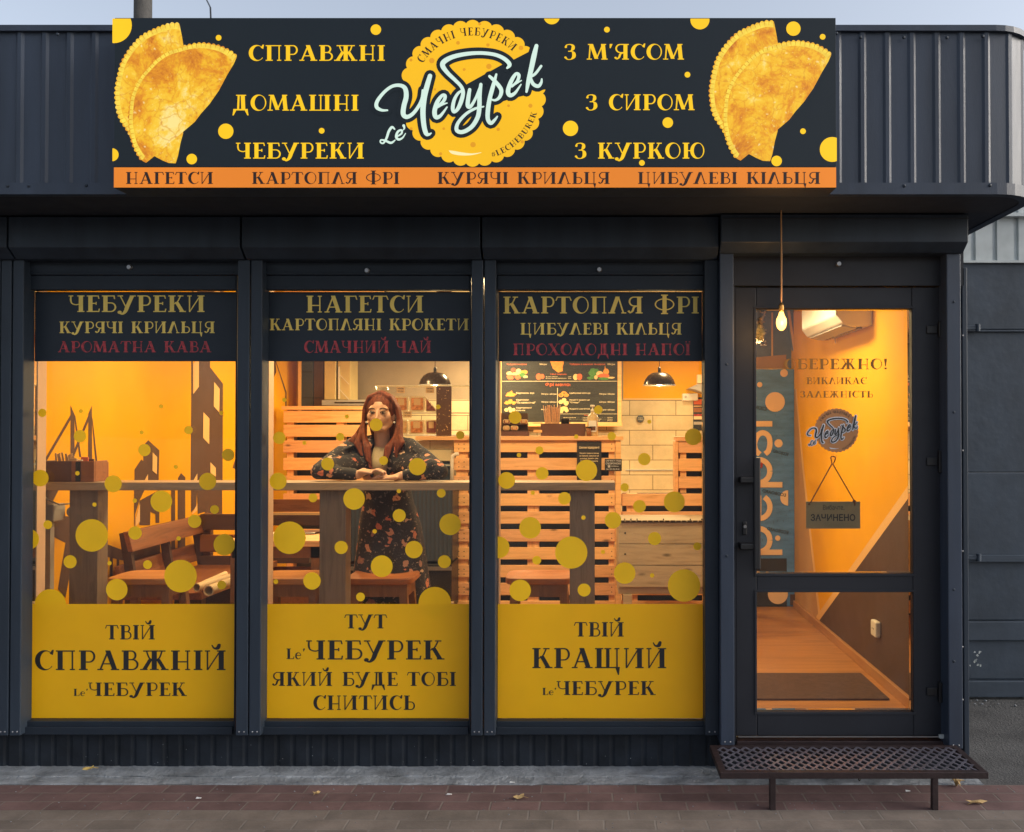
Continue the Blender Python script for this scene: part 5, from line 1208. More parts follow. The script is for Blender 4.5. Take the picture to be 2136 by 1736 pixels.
# glass case with packed snacks on the counter's left part
case_glass = glassm('case_glass', (.96, .95, .9), .5)
pkm = [mat('packed_snack_%d' % i, c_, .35, 0, .6, 45, .5, 60) for i, c_ in enumerate([(.50, .19, .06), (.56, .22, .07), (.24, .07, .05), (.58, .34, .14)])]
clear = mat('clear_tray', (.75, .62, .38), .12, .1, .2, 30)
def pack(u0, u1, v0, v1, Y, k, label, tri=False, group='packed snacks on the glass shelves'):
    x0, x1, z0, z1 = XU(u0, Y), XU(u1, Y), ZV(v1, Y), ZV(v0, Y)
    t = thing('snack_pack', label, 'food pack', ((x0 + x1) / 2, Y, z0), group)
    if tri: pts = [(x0, Y, z0), (x1, Y, z0), (x0, Y, z1)]
    else:
        e = .008; pts = [(x0 + e, Y, z0), (x1 - e, Y, z0), (x1, Y, z0 + e), (x1, Y, z1 - e), (x1 - e, Y, z1), (x0 + e, Y, z1), (x0, Y, z1 - e), (x0, Y, z0 + e)]
    MB().prism(pts, (0, .03, 0)).build('tray', clear, t, bevel=.003)
    c = Vector((sum(p[0] for p in pts) / len(pts), Y, sum(p[2] for p in pts) / len(pts)))
    MB().prism([tuple(c + (Vector(p) - c) * .8 + Vector((0, -.004, 0))) for p in pts], (0, .0035, 0)).build('food', pkm[k % 4], t, bevel=.0012)
    w_ = (x1 - x0)
    if not tri: MB().box(c.x - w_ * .22, c.x + w_ * .22, Y - .0065, Y - .0045, c.z - .008, c.z + (z1 - z0) * .36).build('label', M['kraft'], t)
    return t
cy_ = 2.62
dc = thing('display_case', 'glass shelf case with a bright top edge behind the woman on the counter', 'display case', (XU(880, cy_), cy_ + .1, ct))
for v in (805, 861.5, 908): MB().box(XU(784, cy_), XU(1000, cy_), cy_ - .01, cy_ + .14, ZV(v, cy_) - .003, ZV(v, cy_) + .003).build('shelf', mat('shelf_edge', (.75, .72, .55), .3, 0, .02, 4) if v == 805 else M['greyp'], dc)
MB().box(XU(786, cy_), XU(800, cy_), cy_ + .13, cy_ + .135, ZV(907, cy_), ZV(806, cy_)).build('back_glass', case_glass, dc)
MB().box(XU(784, cy_), XU(784, cy_) + .006, cy_ - .01, cy_ + .14, ZV(908, cy_) + .004, ZV(805, cy_) - .004).build('side_glass', case_glass, dc)
pack(822, 851.5, 827, 859, cy_, 0, 'snack tray on the upper shelf just right of the woman\'s hair')
pack(854.5, 886, 827, 859, cy_, 1, 'square snack tray in the middle of the upper glass shelf')
pack(888, 912, 828, 859, cy_, 2, 'dark triangular cake slice in a tray on the upper glass shelf', True)
pack(826, 851, 876, 906, cy_, 3, 'snack tray on the lower shelf beside the woman\'s hair')
pack(853.5, 885, 876, 906, cy_, 0, 'glinting snack tray in the middle of the lower glass shelf')
pack(887.5, 912, 876, 906, cy_, 2, 'dark sausage tray at the right of the lower glass shelf')
for u0, u1, v0, v1, l in ((827, 844, 807, 820, 'price card hanging from the case edge above the left tray'), (888, 905, 807, 820, 'price card hanging from the case edge above the cake slice'), (840.5, 858.5, 858, 871, 'price card on the middle shelf edge')):
    notice('price_card', u0, u1, v0, v1, cy_ - .016, l, M['kraft'], [('Чебурек', u0 + 2, u1 - 2, v0 + 2, v0 + 5.5, M['lblack'], 1), ('35 грн', u0 + 3, u1 - 3, v0 + 8, v0 + 11, M['lblack'], 1)], 'price card')
YP = 2.55; pn = thing('speckled_panel', 'brown upright panel speckled with light dots right of the snack case', 'panel', (XU(925, YP), YP, ct))
MB().box(XU(910, YP), XU(941, YP), YP, YP + .02, ct, ZV(806, YP)).build('panel_board', M['brownw'], pn)
ar = Art(YP - .0005)
for k in range(34): ar.dot(random.uniform(912, 939), random.uniform(810, 904), random.choice((.5, .7, 1.0)), 8)
ar.build('speckles', M['pale'], pn)
# right-hand snack stack in front of the menu
for k, (u0, u1, v0, v1, l) in enumerate(((1049, 1065, 875, 884, 'small snack tray, upper left of the four by the menu board'), (1084, 1101, 875, 884, 'small snack tray, upper right of the four by the menu board'), (1049, 1063, 888, 898, 'small snack tray, lower left of the four by the menu board'), (1065, 1081, 888, 898, 'small snack tray, lower right of the four by the menu board'))):
    pack(u0, u1, v0, v1, 2.60, [2, 0, 3, 1][k], l, group='small snack trays by the menu board')
ds = thing('snack_rack', 'dark rack holding small snack trays at the left end of the right window counter', 'rack', (XU(1075, 2.66), 2.66, ct))
MB().box(XU(1045, 2.66), XU(1101, 2.66), 2.66, 2.68, ct, ZV(862, 2.66)).build('rack_back', M['brown'], ds); MB().box(XU(1045, 2.59), XU(1103, 2.59), 2.59, 2.6595, ct, ZV(900, 2.59)).build('rack_base', M['choc'], ds)
for v in (885.5, 899): MB().box(XU(1046, 2.59), XU(1102, 2.59), 2.595, 2.6595, ZV(v, 2.6) - .001, ZV(v, 2.6) + .001).build('rack_shelf', M['choc'], ds)

# counter body under the snack case, dark fridge and white rail behind the woman
YK = 2.56
kb = thing('serving_counter', 'pale tiled serving counter front behind the woman above a dark cabinet', 'counter', (XU(870, YK), YK, F))
MB().box(XU(790, YK), XU(945, YK), YK, YK + .3, ZV(962, YK), ZV(919.5, YK)).build('tiled_front', brick_mat('pale_front_tiles', (.70, .60, .38), (.62, .53, .33), (.30, .24, .15), .36, .085, .003, .5, 'xz', (.1, .02), .4, .1, .1), kb)
MB().box(XU(790, YK), XU(945, YK), YK - .01, YK, ZV(972, YK), ZV(969, YK)).build('bright_rail', M['galv'], kb)
MB().box(XU(790, YK), XU(945, YK), YK + .02, YK + .3, F + .1, ZV(963, YK)).build('dark_cabinet', M['darkblue'], kb)
wr = thing('white_rail', 'rounded white upright rail between the woman and the pallet counter', 'rail', (XU(950, 2.42), 2.42, F))
MB().tube([P(943, 1010, 2.42), P(943, 962, 2.42), P(944.5, 951, 2.42), P(950, 947.5, 2.42), P(957, 947, 2.42)], .014, 10).build('rail_tube', M['white'], wr, smooth=True)
YF2 = 2.2
fr2 = thing('dark_fridge', 'dark blue ribbed cabinet on a black base behind the woman\'s dress', 'cabinet', (XU(860, YF2), YF2, F))
mb = MB(); fx0, fx1 = XU(700, YF2), XU(944, YF2); n = 56
for i in range(n + 1):
    x = fx0 + (fx1 - fx0) * i / n; y = YF2 + (.006 if i % 2 else 0) ; mb.v += [(x, y, F + .46), (x, y, ZV(1012, YF2))]
for i in range(n): mb.f.append((2 * i, 2 * i + 2, 2 * i + 3, 2 * i + 1))
mb.build('ribbed_front', M['darkblue'], fr2)
MB().box(fx0, fx1, YF2 + .008, YF2 + .32, F + .455, ZV(1014, YF2)).build('cabinet_body', M['dark'], fr2)
MB().box(fx0, fx1, YF2 - .03, YF2 + .3, F + .12, F + .44).build('black_base', M['black'], fr2, bevel=.004)
MB().box(fx0, fx1, YF2 - .045, YF2 - .031, F + .40, F + .425).build('steel_strip', M['steel'], fr2)
MB().box(fx0, fx1 + .02, YF2 - .10, YF2 - .05, F, F + .19).build('kick_plank', M['grey'], fr2)

# kitchen behind: tall dark cabinet, duct, hood
YE = 4.35
cb_ = thing('tall_cabinet', 'tall dark blue glass-fronted cabinet in the back corner above the pallets', 'cabinet', (XU(650, YE), YE, F))
MB().box(XU(629, YE), XU(653, YE), YE, YE + .3, F, ZC - .02).build('glass_door', M['darkblue'], cb_)
MB().box(XU(653.5, YE), XU(674, YE), YE + .01, YE + .3, F, ZC - .02).build('side_panel', M['brownw'], cb_)
MB().box(XU(622, YE), XU(628.5, YE), YE - .01, YE + .3, F, ZC - .02).build('frame', M['pale'], cb_)
MB().box(XU(630, YE), XU(652, YE), YE - .006, YE - .0005, ZV(777.5, YE), ZV(775, YE)).box(XU(630, YE), XU(672, YE), YE - .006, YE - .0005, ZV(831, YE), ZV(829.5, YE)).build('shelf_line', M['black'], cb_)
YH = 4.3
hd_ = thing('extractor_hood', 'beige folded sheet extractor duct with a hood plate at the back left', 'extractor hood', (XU(720, YH), YH, ZV(845, YH)))
beige = mat('beige_sheet', (.62, .50, .24), .4, .2, .1, 4)
MB().box(XU(676, YH), XU(700, YH), YH, YH + .3, ZV(834, YH), ZC - .02).build('duct', beige, hd_, bevel=.006)
MB().box(XU(703, YH), XU(729, YH), YH + .02, YH + .3, ZV(834, YH), ZC - .02).build('duct', beige, hd_, bevel=.003)
MB().bar(P(707, 765, YH + .01), P(707.5, 832, YH + .01), .012, .008).bar(P(709, 782, YH + .015), P(728, 802, YH + .015), .006, .004).bar(P(708, 812, YH + .015), P(728, 834, YH + .015), .006, .004).build('fold_strip', M['white'], hd_)
MB().box(XU(674, YH), XU(800, YH), YH - .05, YH + .3, ZV(846, YH - .05), ZV(834.5, YH - .05)).build('hood_plate', M['greyp'], hd_, bevel=.004)
MB().box(XU(701, YH), XU(798, YH), YH - .056, YH - .0505, ZV(841.5, YH - .05), ZV(838.5, YH - .05)).build('hood_slot', M['shade'], hd_)

# ---------------------------------------------------------------- menu board
YM = 4.72
def zm(x, y): return (1033.6 + .13262 * x, 750.3 + .13262 * y)
mu0, mv1 = zm(98, 985); mu1, _ = zm(1920, 0)
bd = thing('menu_board', 'black framed menu board with food pictures and prices above the counter', 'menu board', (XU(1165, YM), YM, ZV(892, YM)))
MB().box(XU(mu0, YM), XU(mu1, YM), YM, YM + .02, ZV(mv1, YM), ZC - .1).build('board_panel', M['board'], bd)
fw_ = MB(); fw_.box(XU(mu1, YM), XU(1296.5, YM), YM - .02, YM + .02, ZV(882, YM), ZC - .1); fw_.box(XU(1039, YM), XU(mu0, YM), YM - .02, YM + .02, ZV(882, YM), ZC - .1)
fw_.box(XU(1039, YM), XU(1298, YM), YM - .03, YM + .02, ZV(890, YM), ZV(mv1, YM) + 0 * .01); fw_.build('wooden_frame', PINE[0], bd, bevel=.004)
mt = {'w': M['txt'], 'r': M['txtr'], 'o': mat('food_orange', (.80, .33, .06), .6, 0, .2, 40), 'y': mat('food_pale', (.85, .62, .28), .6, 0, .15, 40), 'g': mat('food_green', (.08, .25, .05), .6, 0, .3, 40), 'd': mat('food_brown', (.22, .09, .05), .6, 0, .3, 40)}
menu_text = [('Чебурек з сиром', 175, 490, 60, 92, 'r'), ('50грн', 692, 808, 60, 92, 'w'), ('Чебурек з шинкою та сиром', 1165, 1725, 58, 92, 'r'), ('55грн', 1762, 1878, 60, 92, 'w'),
 ('Міні порція:', 865, 1122, 218, 246, 'r'), ('До рівня чебурека', 790, 975, 262, 278, 'w'), ('До рівня борошна безкоштовно', 790, 1115, 286, 304, 'w'), ('5грн', 1140, 1192, 262, 278, 'w'), ('5грн', 1140, 1192, 286, 304, 'w'),
 ('Фрі меню:', 785, 1180, 362, 430, 'r'), ('Картопля фрі', 325, 608, 512, 545, 'w'), ('Картопля', 325, 522, 622, 650, 'w'), ('"По селянськи"', 325, 628, 660, 692, 'w'), ('Картопляні', 325, 568, 745, 775, 'w'), ('кульки', 325, 465, 790, 815, 'w'),
 ('95грн', 720, 832, 530, 558, 'w'), ('65грн', 850, 962, 530, 558, 'w'), ('95грн', 720, 832, 655, 683, 'w'), ('65грн', 850, 962, 655, 683, 'w'), ('95грн', 720, 832, 775, 803, 'w'),
 ('Цибулеві кільця', 1165, 1490, 512, 545, 'w'), ('Курячі крильця', 1165, 1482, 622, 650, 'w'), ('"Crispy"', 1165, 1322, 660, 692, 'w'), ('Курячі нагетси', 1165, 1482, 762, 792, 'w'),
 ('95грн', 1632, 1744, 530, 558, 'w'), ('55грн', 1762, 1874, 530, 558, 'w'), ('65грн', 1632, 1744, 655, 683, 'w'), ('80грн', 1762, 1874, 655, 683, 'w'), ('65грн', 1632, 1744, 778, 806, 'w'), ('65грн', 1762, 1874, 778, 806, 'w'),
 ('Соуси:', 1395, 1500, 865, 885, 'r'), ('Кисло-солодкий . . . . . . . . .', 1068, 1375, 905, 920, 'w'), ('Сирний . . . . . . . . . . . . .', 1068, 1375, 930, 945, 'w'), ('10грн  Гострий . . . . . . . 10грн', 1375, 1840, 905, 920, 'w'), ('10грн  Часниковий . . . . . 10грн', 1375, 1840, 930, 945, 'w'), ('10грн  Гірчичний . . . . . . 10грн', 1375, 1840, 955, 970, 'w')]
for key, nm in (('w', 'white_menu_text'), ('r', 'red_menu_text')):
    ar = Art(YM - .002, .00002)
    for s_, a, b, c, d, k in menu_text:
        if k == key: (u0, v0), (u1, v1) = zm(a, c), zm(b, d); ptext(ar, s_, u0, u1, v0, v1, True)
    ar.m.build(nm, mt[key], bd, fix=False)
ar = Art(YM - .002)
for a, b, c, d in ((100, 1920, 336, 344), (970, 980, 445, 750), (1010, 1920, 852, 858)): (u0, v0), (u1, v1) = zm(a, c), zm(b, d); ar.rect_(u0, u1, v0, v1)
ar.build('menu_lines', mt['w'], bd)
def blob(cx, cy, rx, ry, key, n=14, j=.2):
    return key, [(cx + rx * cos(2 * pi * i / n) * random.uniform(1 - j, 1 + j), cy + ry * sin(2 * pi * i / n) * random.uniform(1 - j, 1 + j)) for i in range(n)]
pics = [('assorted meat picture', [blob(285, 165, 45, 40, 'd'), blob(215, 215, 40, 30, 'y'), blob(365, 190, 40, 50, 'y'), blob(450, 200, 60, 35, 'o'), blob(420, 240, 60, 35, 'g'), blob(230, 280, 55, 40, 'r'), blob(350, 280, 45, 38, 'r'), blob(300, 225, 50, 25, 'y'), blob(470, 270, 40, 20, 'y')]),
        ('pastry slice picture', [('o', [(850, 0), (1070, 0), (1072, 60), (1055, 110), (1060, 180), (1020, 195), (985, 205), (900, 140)])]), ('tomato picture', [blob(680, 270, 45, 52, 'r', 14, .04), blob(735, 265, 35, 40, 'r', 14, .04)]), ('pepper picture', [blob(1260, 275, 40, 48, 'y', 14, .06), blob(1320, 270, 45, 50, 'r', 14, .06)]),
        ('vegetable picture', [blob(1550, 210, 80, 75, 'g'), blob(1490, 290, 55, 25, 'g'), blob(1640, 225, 55, 45, 'y', 14, .05), blob(1740, 190, 45, 50, 'o', 14, .05), ('o', [(1715, 150), (1722, 85), (1735, 150)]), blob(1700, 255, 95, 35, 'r', 14, .1), blob(1700, 300, 90, 22, 'g', 14, .05), blob(1580, 280, 30, 30, 'y'), blob(1820, 285, 55, 14, 'y')]),
        ('fries picture', [blob(232, 550, 80, 35, 'o', 18, .3), ('o', [(200, 530), (255, 485), (275, 535)])]), ('potato wedge picture', [blob(180, 680, 38, 28, 'o'), blob(235, 660, 35, 40, 'o'), blob(285, 680, 35, 28, 'o')]), ('potato ball picture', [blob(170, 790, 30, 28, 'y', 14, .04), blob(225, 770, 28, 28, 'y', 14, .04), blob(235, 805, 26, 28, 'y', 14, .04), blob(285, 790, 28, 28, 'y', 14, .04)]),
        ('onion ring picture', [blob(1030, 560, 42, 30, 'o', 14, .1), blob(1075, 530, 45, 32, 'o', 14, .1), blob(1115, 560, 40, 30, 'o', 14, .1), blob(1030, 560, 14, 10, 'd', 10, .1), blob(1078, 532, 16, 10, 'd', 10, .1)]), ('chicken wing picture', [blob(1030, 665, 42, 32, 'y'), blob(1080, 635, 38, 28, 'y'), blob(1110, 685, 38, 40, 'y')]), ('nugget picture', [blob(1040, 780, 45, 35, 'y'), blob(1090, 765, 45, 30, 'y'), blob(1120, 800, 35, 28, 'y'), blob(1035, 820, 30, 20, 'y')])]
for nm, L in pics:
    for k_, pts in L:
        ar = Art(YM - .003 - .0003 * (L.index((k_, pts)) % 12)); ar.poly([zm(*p) for p in pts]); ar.build(nm.replace(' ', '_'), mt[k_], bd)
# round sticker, dispenser, posters, shelf on the back wall
def wallthing(name, label, cat, u, v): return thing(name, label, cat, (XU(u, YB), YB - .01, ZV(v, YB)))
c = P(1336, 873.5, YB - .03) ; t = wallthing('round_plaque', 'small round dark plaque fixed to the pale tiled wall', 'plaque', 1336, 881)
MB().lathe([(0, -.012), (.034, -.012), (.036, -.004), (.036, .01), (0, .01)], c, 28, 'y').build('plaque_disc', M['dark'], t)
ar = Art(YB - .0425, .00002); ptext(ar, 'ПАЛІННЯ', 1331, 1341, 871.5, 873, True); ptext(ar, 'ЗАБОРОНЕНО', 1330, 1342, 875, 876.5, True); ar.m.build('plaque_text', M['txt'], t, fix=False)
t = wallthing('dispenser_box', 'white rectangular box with a round knob high on the tiled wall', 'dispenser', 1440, 836); a = P(1424, 836, YB - .08); b = P(1456, 821, YB - .08)
MB().box(a[0], b[0], YB - .08, YB - .001, a[2], b[2]).build('box_body', M['white'], t, bevel=.005); c = P(1430, 828, YB - .085); MB().lathe([(0, -.006), (.012, -.006), (.012, .005)], c, 14, 'y').build('knob', M['greyp'], t)
t = wallthing('food_poster', 'narrow food poster at the right edge of the right window', 'poster', 1455, 895); a = P(1446, 898, YB - .01); b = P(1462, 829, YB - .01)
MB().box(a[0], b[0] + .05, YB - .01, YB - .006, a[2], b[2]).build('poster_sheet', M['dark'], t)
for k, (v0, v1, m_) in enumerate(((833, 844, 'txtr'), (846, 849, 'kraft'), (851, 860, 'choc2'), (864, 868, 'lred'), (868.5, 875, 'peach'), (880, 886, 'greyp'))):
    Art(YB - .0105 ).rect_(1447, 1466, v0, v1).build('poster_picture', M[m_], t)
t = wallthing('wall_shelf', 'small pale angled shelf with a peach box at the top right of the right window', 'shelf', 1455, 815)
MB().prism([P(1437, 810, YB - .3), P(1456, 801, YB - .3), P(1475, 801, YB - .3), P(1475, 822, YB - .3), P(1452, 813, YB - .3)], (0, .28, 0)).build('shelf_board', M['greyp'], t); a = P(1455, 800, YB - .29); MB().box(a[0], a[0] + .09, YB - .29, YB - .2, a[2], a[2] + .085).build('shelf_box', M['peach'], t, bevel=.005)

# pendant lamps
def pendant(u, label, first=None):
    Yl = 3.6; c = P(u, 804, Yl)
    if first: 
        c_ = copy_tree(first, (c[0] - first.location.x, 0, 0), label); return c_
    t = thing('pendant_lamp', label, 'lamp', (c[0], Yl, c[2]), 'black dome pendant lamps'); r = .133
    prof = [(r + .002, 0), (r, .004), (r * .99, .02), (r * .9, .05), (r * .72, .082), (r * .5, .102), (r * .3, .108), (.02, .110), (.018, .112)]
    inner = [(a - .003 if a > .02 else a, b - .003) for a, b in reversed(prof)]
    MB().lathe(prof + inner, c, 36).build('shade', M['shade'], t, smooth=True)
    MB().lathe([(0, .155), (.008, .155), (.013, .14), (.013, .112), (0, .112)], c, 16).build('socket', M['black'], t, smooth=True)
    MB().tube([(c[0], Yl, c[2] + .15), (c[0], Yl, ZC)], .003, 6).build('cord', M['shade'], t)
    MB().lathe([(0, .07), (.012, .068), (.02, .05), (.032, .032), (.034, .018), (.026, .0), (.012, -.008), (0, -.010)], (c[0], Yl, c[2] + .006), 18).build('bulb', emit('lamp_bulb', (1, .75, .4), 12, .02), t, smooth=True)
    MB().lathe([(r + .002, 0), (r + .006, -.002), (r + .006, .004), (r + .002, .005)], c, 36).build('rim', M['galv'], t)
    return t
pd = pendant(1375.5, 'black dome pendant lamp glowing in front of the yellow wall in the right window')
pd2 = pendant(907.5, 'black dome pendant lamp above the snack case in the middle window', pd)
for o in (pd, pd2):
    l = bpy.data.lights.new('lamp_light', 'POINT'); l.energy = 32 * LAMP; l.color = (1, .78, .42); l.shadow_soft_size = .035
    q = bpy.data.objects.new('lamp_light', l); COL.objects.link(q); q.parent = o; q.location = (0, 0, -.02)
# unseen ceiling lamps behind the dark films, added to light room, woman and tiles
def unseen_lamp(x, y, e, label, first=None, soft=.09):
    t = thing('unseen_ceiling_lamp', label, 'ceiling lamp', (x, y, ZC - .03), 'unseen ceiling lamps')
    MB().lathe([(0, .0), (.13, .0), (.13, .03), (0, .03)], (x, y, ZC - .0305), 24).build('housing', M['white'], t)
    MB().lathe([(0, -.004), (.11, -.004), (.12, .0)], (x, y, ZC - .031), 24).build('diffuser', emit('unseen_lamp_diffuser', (1, .72, .36), 5, .01), t)
    l = bpy.data.lights.new('unseen_ceiling_light', 'AREA'); l.shape = 'DISK'; l.size = .24; l.energy = e * LAMP; l.color = (1, .72, .36)
    q = bpy.data.objects.new('unseen_ceiling_light', l); COL.objects.link(q); q.parent = t; q.location = (0, 0, -.02)
unseen_lamp(-1.16, .32, 17, 'unseen ceiling lamp added over the window bar to light the woman')
unseen_lamp(-1.95, 1.15, 22, 'unseen ceiling lamp added over the left window stool to light the left wall')
unseen_lamp(-.35, 1.3, 26, 'unseen ceiling lamp over the middle of the room')
unseen_lamp(.95, 1.1, 24, 'unseen ceiling lamp just inside the door')
unseen_lamp(-1.9, 2.9, 22, 'unseen ceiling lamp over the settles')
unseen_lamp(-.9, 4.1, 46, 'unseen ceiling lamp over the kitchen')
unseen_lamp(.75, 3.7, 22, 'unseen ceiling lamp added to brighten the tiled wall')

# ---------------------------------------------------------------- entrance: fridge, boards, air conditioner, mat, closed sign
YQ = 2.93
fg = thing('drinks_fridge', 'blue side of a tall wrapped drinks fridge with peach letters and bubbles inside the door', 'fridge', (XU(1590, YQ), YQ, F))
MB().box(XU(1498, YQ), XU(1657, YQ), YQ, YQ + .6, F + .001, ZV(770, YQ)).build('cabinet_side', M['blue'], fg, bevel=.006)
MB().box(XU(1498, YQ), XU(1640, YQ), YQ - .004, YQ - .0005, F + .002, ZV(1165, YQ)).build('dark_plinth', M['dark'], fg)
MB().box(XU(1647, YQ), XU(1657, YQ), YQ - .008, YQ - .0005, ZV(1262, YQ), ZV(1240, YQ)).build('corner_clip', M['brownw'], fg)
def zb2(x, y): return (1561.8 + .20735 * x, 635.4 + .20735 * y)
ar = Art(YQ - .006, rect=(1500, 1644, 700, 1263))
for u, v, r in ((1616.7, 838.6, 20.5), (1635.4, 778.5, 8), (1584.6, 802.5, 5.5), (1624, 925, 8.5), (1622.3, 1122.7, 5.5), (1643.6, 1038.8, 16), (1622.6, 1239.4, 21)): ar.dot(u, v, r)
ar.build('peach_bubbles', M['peach'], fg)
ar = Art(YQ - .006); W_ = 11
def rb(L):
    for p in ribbon([(x, y, W_) for x, y in L], round_=False): ar.poly(p)
def rng(cx, cy, rx, ry, a0=0, a1=360):
    rb([(cx + rx * cos(radians(a0 + (a1 - a0) * k / 16)), cy + ry * sin(radians(a0 + (a1 - a0) * k / 16))) for k in range(17)])
ar.rect_(1560, 1611, 878.5, 890); ar.dot(1545, 884, 6)                                    # i
rb([(1585, 948), (1577, 940), (1574, 925), (1581, 908), (1592, 903), (1603, 910), (1606, 925), (1603, 940), (1596, 947)])   # s
rng(1583, 983, 23, 24); ar.rect_(1560, 1632, 1005.5, 1017)                                # p
rng(1583, 1058, 23, 24, -60, 250); ar.rect_(1578, 1588, 1034, 1082)                        # e
rng(1583, 1127, 23, 24); ar.rect_(1560, 1632, 1146.5, 1158)                               # p
ar.build('peach_lettering', M['peach'], fg)
ar = Art(YQ - .0065); ar.poly([(1586, 966), (1594, 960), (1590, 975), (1585, 979)]); ar.build('red_mark', M['lred'], fg)
ar = Art(YQ - .0065, .00002)
for u0, u1, v0, v1, an in ((1645, 1612, 945, 952, .25), (1600, 1574, 850, 858, .2), (1640, 1590, 1030, 1037, .2), (1645, 1600, 1108, 1115, .2)): ptext(ar, 'ECOBOARD', u0, u1, v0, v1, True, (u0, v0, an))
ar.m.build('stamp_text', M['stamp'], fg, fix=False)
mb = MB()
for k in range(40):
    a = P(random.uniform(1580, 1655), random.uniform(860, 1160), YQ - .0022); l = random.uniform(.004, .02); mb.box(a[0], a[0] + .0015, a[1], a[1] + .001, a[2] - l, a[2])
mb.build('scuff_marks', M['dark'], fg)
def board(name, pts, Y, th, m_, label, cat, bars=()):
    t = thing(name, label, cat, P(pts[0][0], pts[0][1], Y)); MB().prism([P(u, v, Y) for u, v in pts], (0, th, 0)).build('board_panel', m_, t, bevel=.003)
    for b in bars: MB().prism([P(u, v, Y - .006) for u, v in b], (0, .005, 0)).build('white_strip', M['pale'], t)
    return t
b1 = board('insulation_board', [(1500, 640), (1640, 640), (1662, 790), (1660, 768), (1500, 768)][:2] + [(1658, 768), (1500, 768)], YQ + .10, .1, M['blue2'], 'grey-blue insulation board standing on the fridge behind the bulb', 'insulation board', [[(1609, 652), (1612.5, 652), (1612.5, 768), (1609, 768)]])
MB().prism([P(1500, 752, YQ + .09), P(1640, 740, YQ + .09), P(1640, 769, YQ + .09), P(1500, 769, YQ + .09)], (0, .008, 0)).build('brown_edge', M['wallo2'], b1)
mb = MB(); random.seed(5)
for i in range(40):
    a = P(random.uniform(1572, 1597), random.uniform(650, 722), YQ + .08); r = random.uniform(.006, .016); mb.ell(a, (r * random.uniform(.6, 1.6), r * .5, r), 6, 4, Matrix.Rotation(random.uniform(0, 3), 3, 'Y'))
tag(mb.build('foil_bundle', M['foil'], base=True), 'crumpled silver foil at the top left behind the door glass', 'foil')
b2_ = board('leaning_board', [(1640, 630), (1702, 630), (1720, 704), (1731, 707), (1737, 790), (1734, 797), (1667, 797), (1641, 650)], YQ + .02, .06, M['blue2'], 'grey-blue board leaning at a slant under the air conditioner', 'insulation board',
      [[(1640, 630), (1645, 630), (1669, 792), (1664, 792)], [(1703.5, 706), (1709, 706), (1720.5, 782), (1715, 784)]])
MB().prism([P(u, v, YQ + .012) for u, v in ((1668, 756), (1734, 742), (1735, 792), (1667, 796))], (0, .006, 0)).build('dark_patch', M['dark'], b2_)  # dark plate laid over the lower part of the board
ar = Art(YQ + .012, .00002); ptext(ar, 'ECO', 1683, 1664, 702, 712, True, (1672, 707, -.35)); ptext(ar, 'BOARD', 1700, 1676, 724, 732, True, (1688, 728, -.35)); ar.m.build('stamp_text', M['stamp'], b2_, fix=False)
# air conditioner
ac = thing('air_conditioner', 'white wall air conditioner high on the orange wall seen through the door', 'air conditioner', (XW, 1.4, 2.11))
y0, y1 = .98, 1.80; sec = [(XW - .001, 2.11), (XW - .10, 2.105), (XW - .17, 2.125), (XW - .205, 2.17), (XW - .205, 2.33), (XW - .18, 2.375), (XW - .001, 2.385)]
MB().prism([(x, y0, z) for x, z in sec], (0, y1 - y0, 0)).build('case', M['white'], ac, bevel=.006)
MB().prism([(XW - .075, y0 + .05, 2.1035), (XW - .16, y0 + .05, 2.1185), (XW - .162, y0 + .05, 2.112), (XW - .078, y0 + .05, 2.0985)], (0, y1 - y0 - .1, 0)).build('louvre', M['greyp'], ac)
MB().box(XW - .07, XW - .045, y0 + .05, y1 - .05, 2.099, 2.1055).build('air_slot', M['shade'], ac)
MB().box(XW - .2065, XW - .2055, y0 + .0, y0 + .012, 2.17, 2.33).build('seam', M['greyp'], ac)
mb = MB(); c = (XW - .10, y0 - .001, 2.24)
mb.tube([(c[0] + .045 * cos(a), y0 - .003, c[2] + .045 * sin(a)) for a in [radians(60 + 15 * k) for k in range(17)]], .002, 5).ell((c[0] + .03, y0 - .004, c[2] - .04), (.007, .004, .007), 8, 5)
mb.build('round_emblem', M['black'], ac)
MB().tube([P(1742, 706, 1.7), P(1743, 716, 1.7)], .004, 6).build('drain_stub', M['white'], ac)
# door mat
m0 = PZ(1500, 1459, F + .006); m1 = PZ(1500, 1405, F + .006)
dm = MB().box(PZ(1470, 1459, F)[0] - .1, PZ(1853, 1459, F)[0], m0[1], m1[1], F + .0005, F + .010).build('door_mat', M['mat'], base=True, bevel=.002)
tag(dm, 'dark brown ribbed mat on the floor just inside the glass door', 'door mat')
# closed sign hanging inside the door glass
YS = .07
csn = thing('closed_sign', 'small brown wooden closed sign hanging on a rope inside the door glass', 'sign', P(1738, 1103, YS))
a = P(1681.5, 1103, YS); b = P(1794.5, 1046.5, YS)
MB().box(a[0], b[0], YS, YS + .006, a[2], b[2]).build('sign_board', M['closed'], csn, bevel=.0015)
ar = Art(YS - .0006, .00002); ptext(ar, 'Вибачте,', 1717, 1761, 1053.5, 1065, False); ar.m.build('small_lettering', M['lblack'], csn, fix=False)
ar = Art(YS - .0006, .00002); ptext(ar, 'ЗАЧИНЕНО', 1691, 1784, 1072.5, 1087, True); ar.m.build('large_lettering', M['lblack'], csn, fix=False)
zf = lambda x, y: P((2140 + x * .28807) * .7656, (960 + y * .28807) * .7656, YS)
MB().tube([zf(235, 1425), zf(440, 1055), zf(432, 1010), zf(428, 1000), zf(435, 988), zf(452, 984), zf(470, 992), zf(472, 1010), zf(462, 1035), zf(448, 1058), zf(650, 1405)], .0028, 6).build('rope', M['rope'], csn)
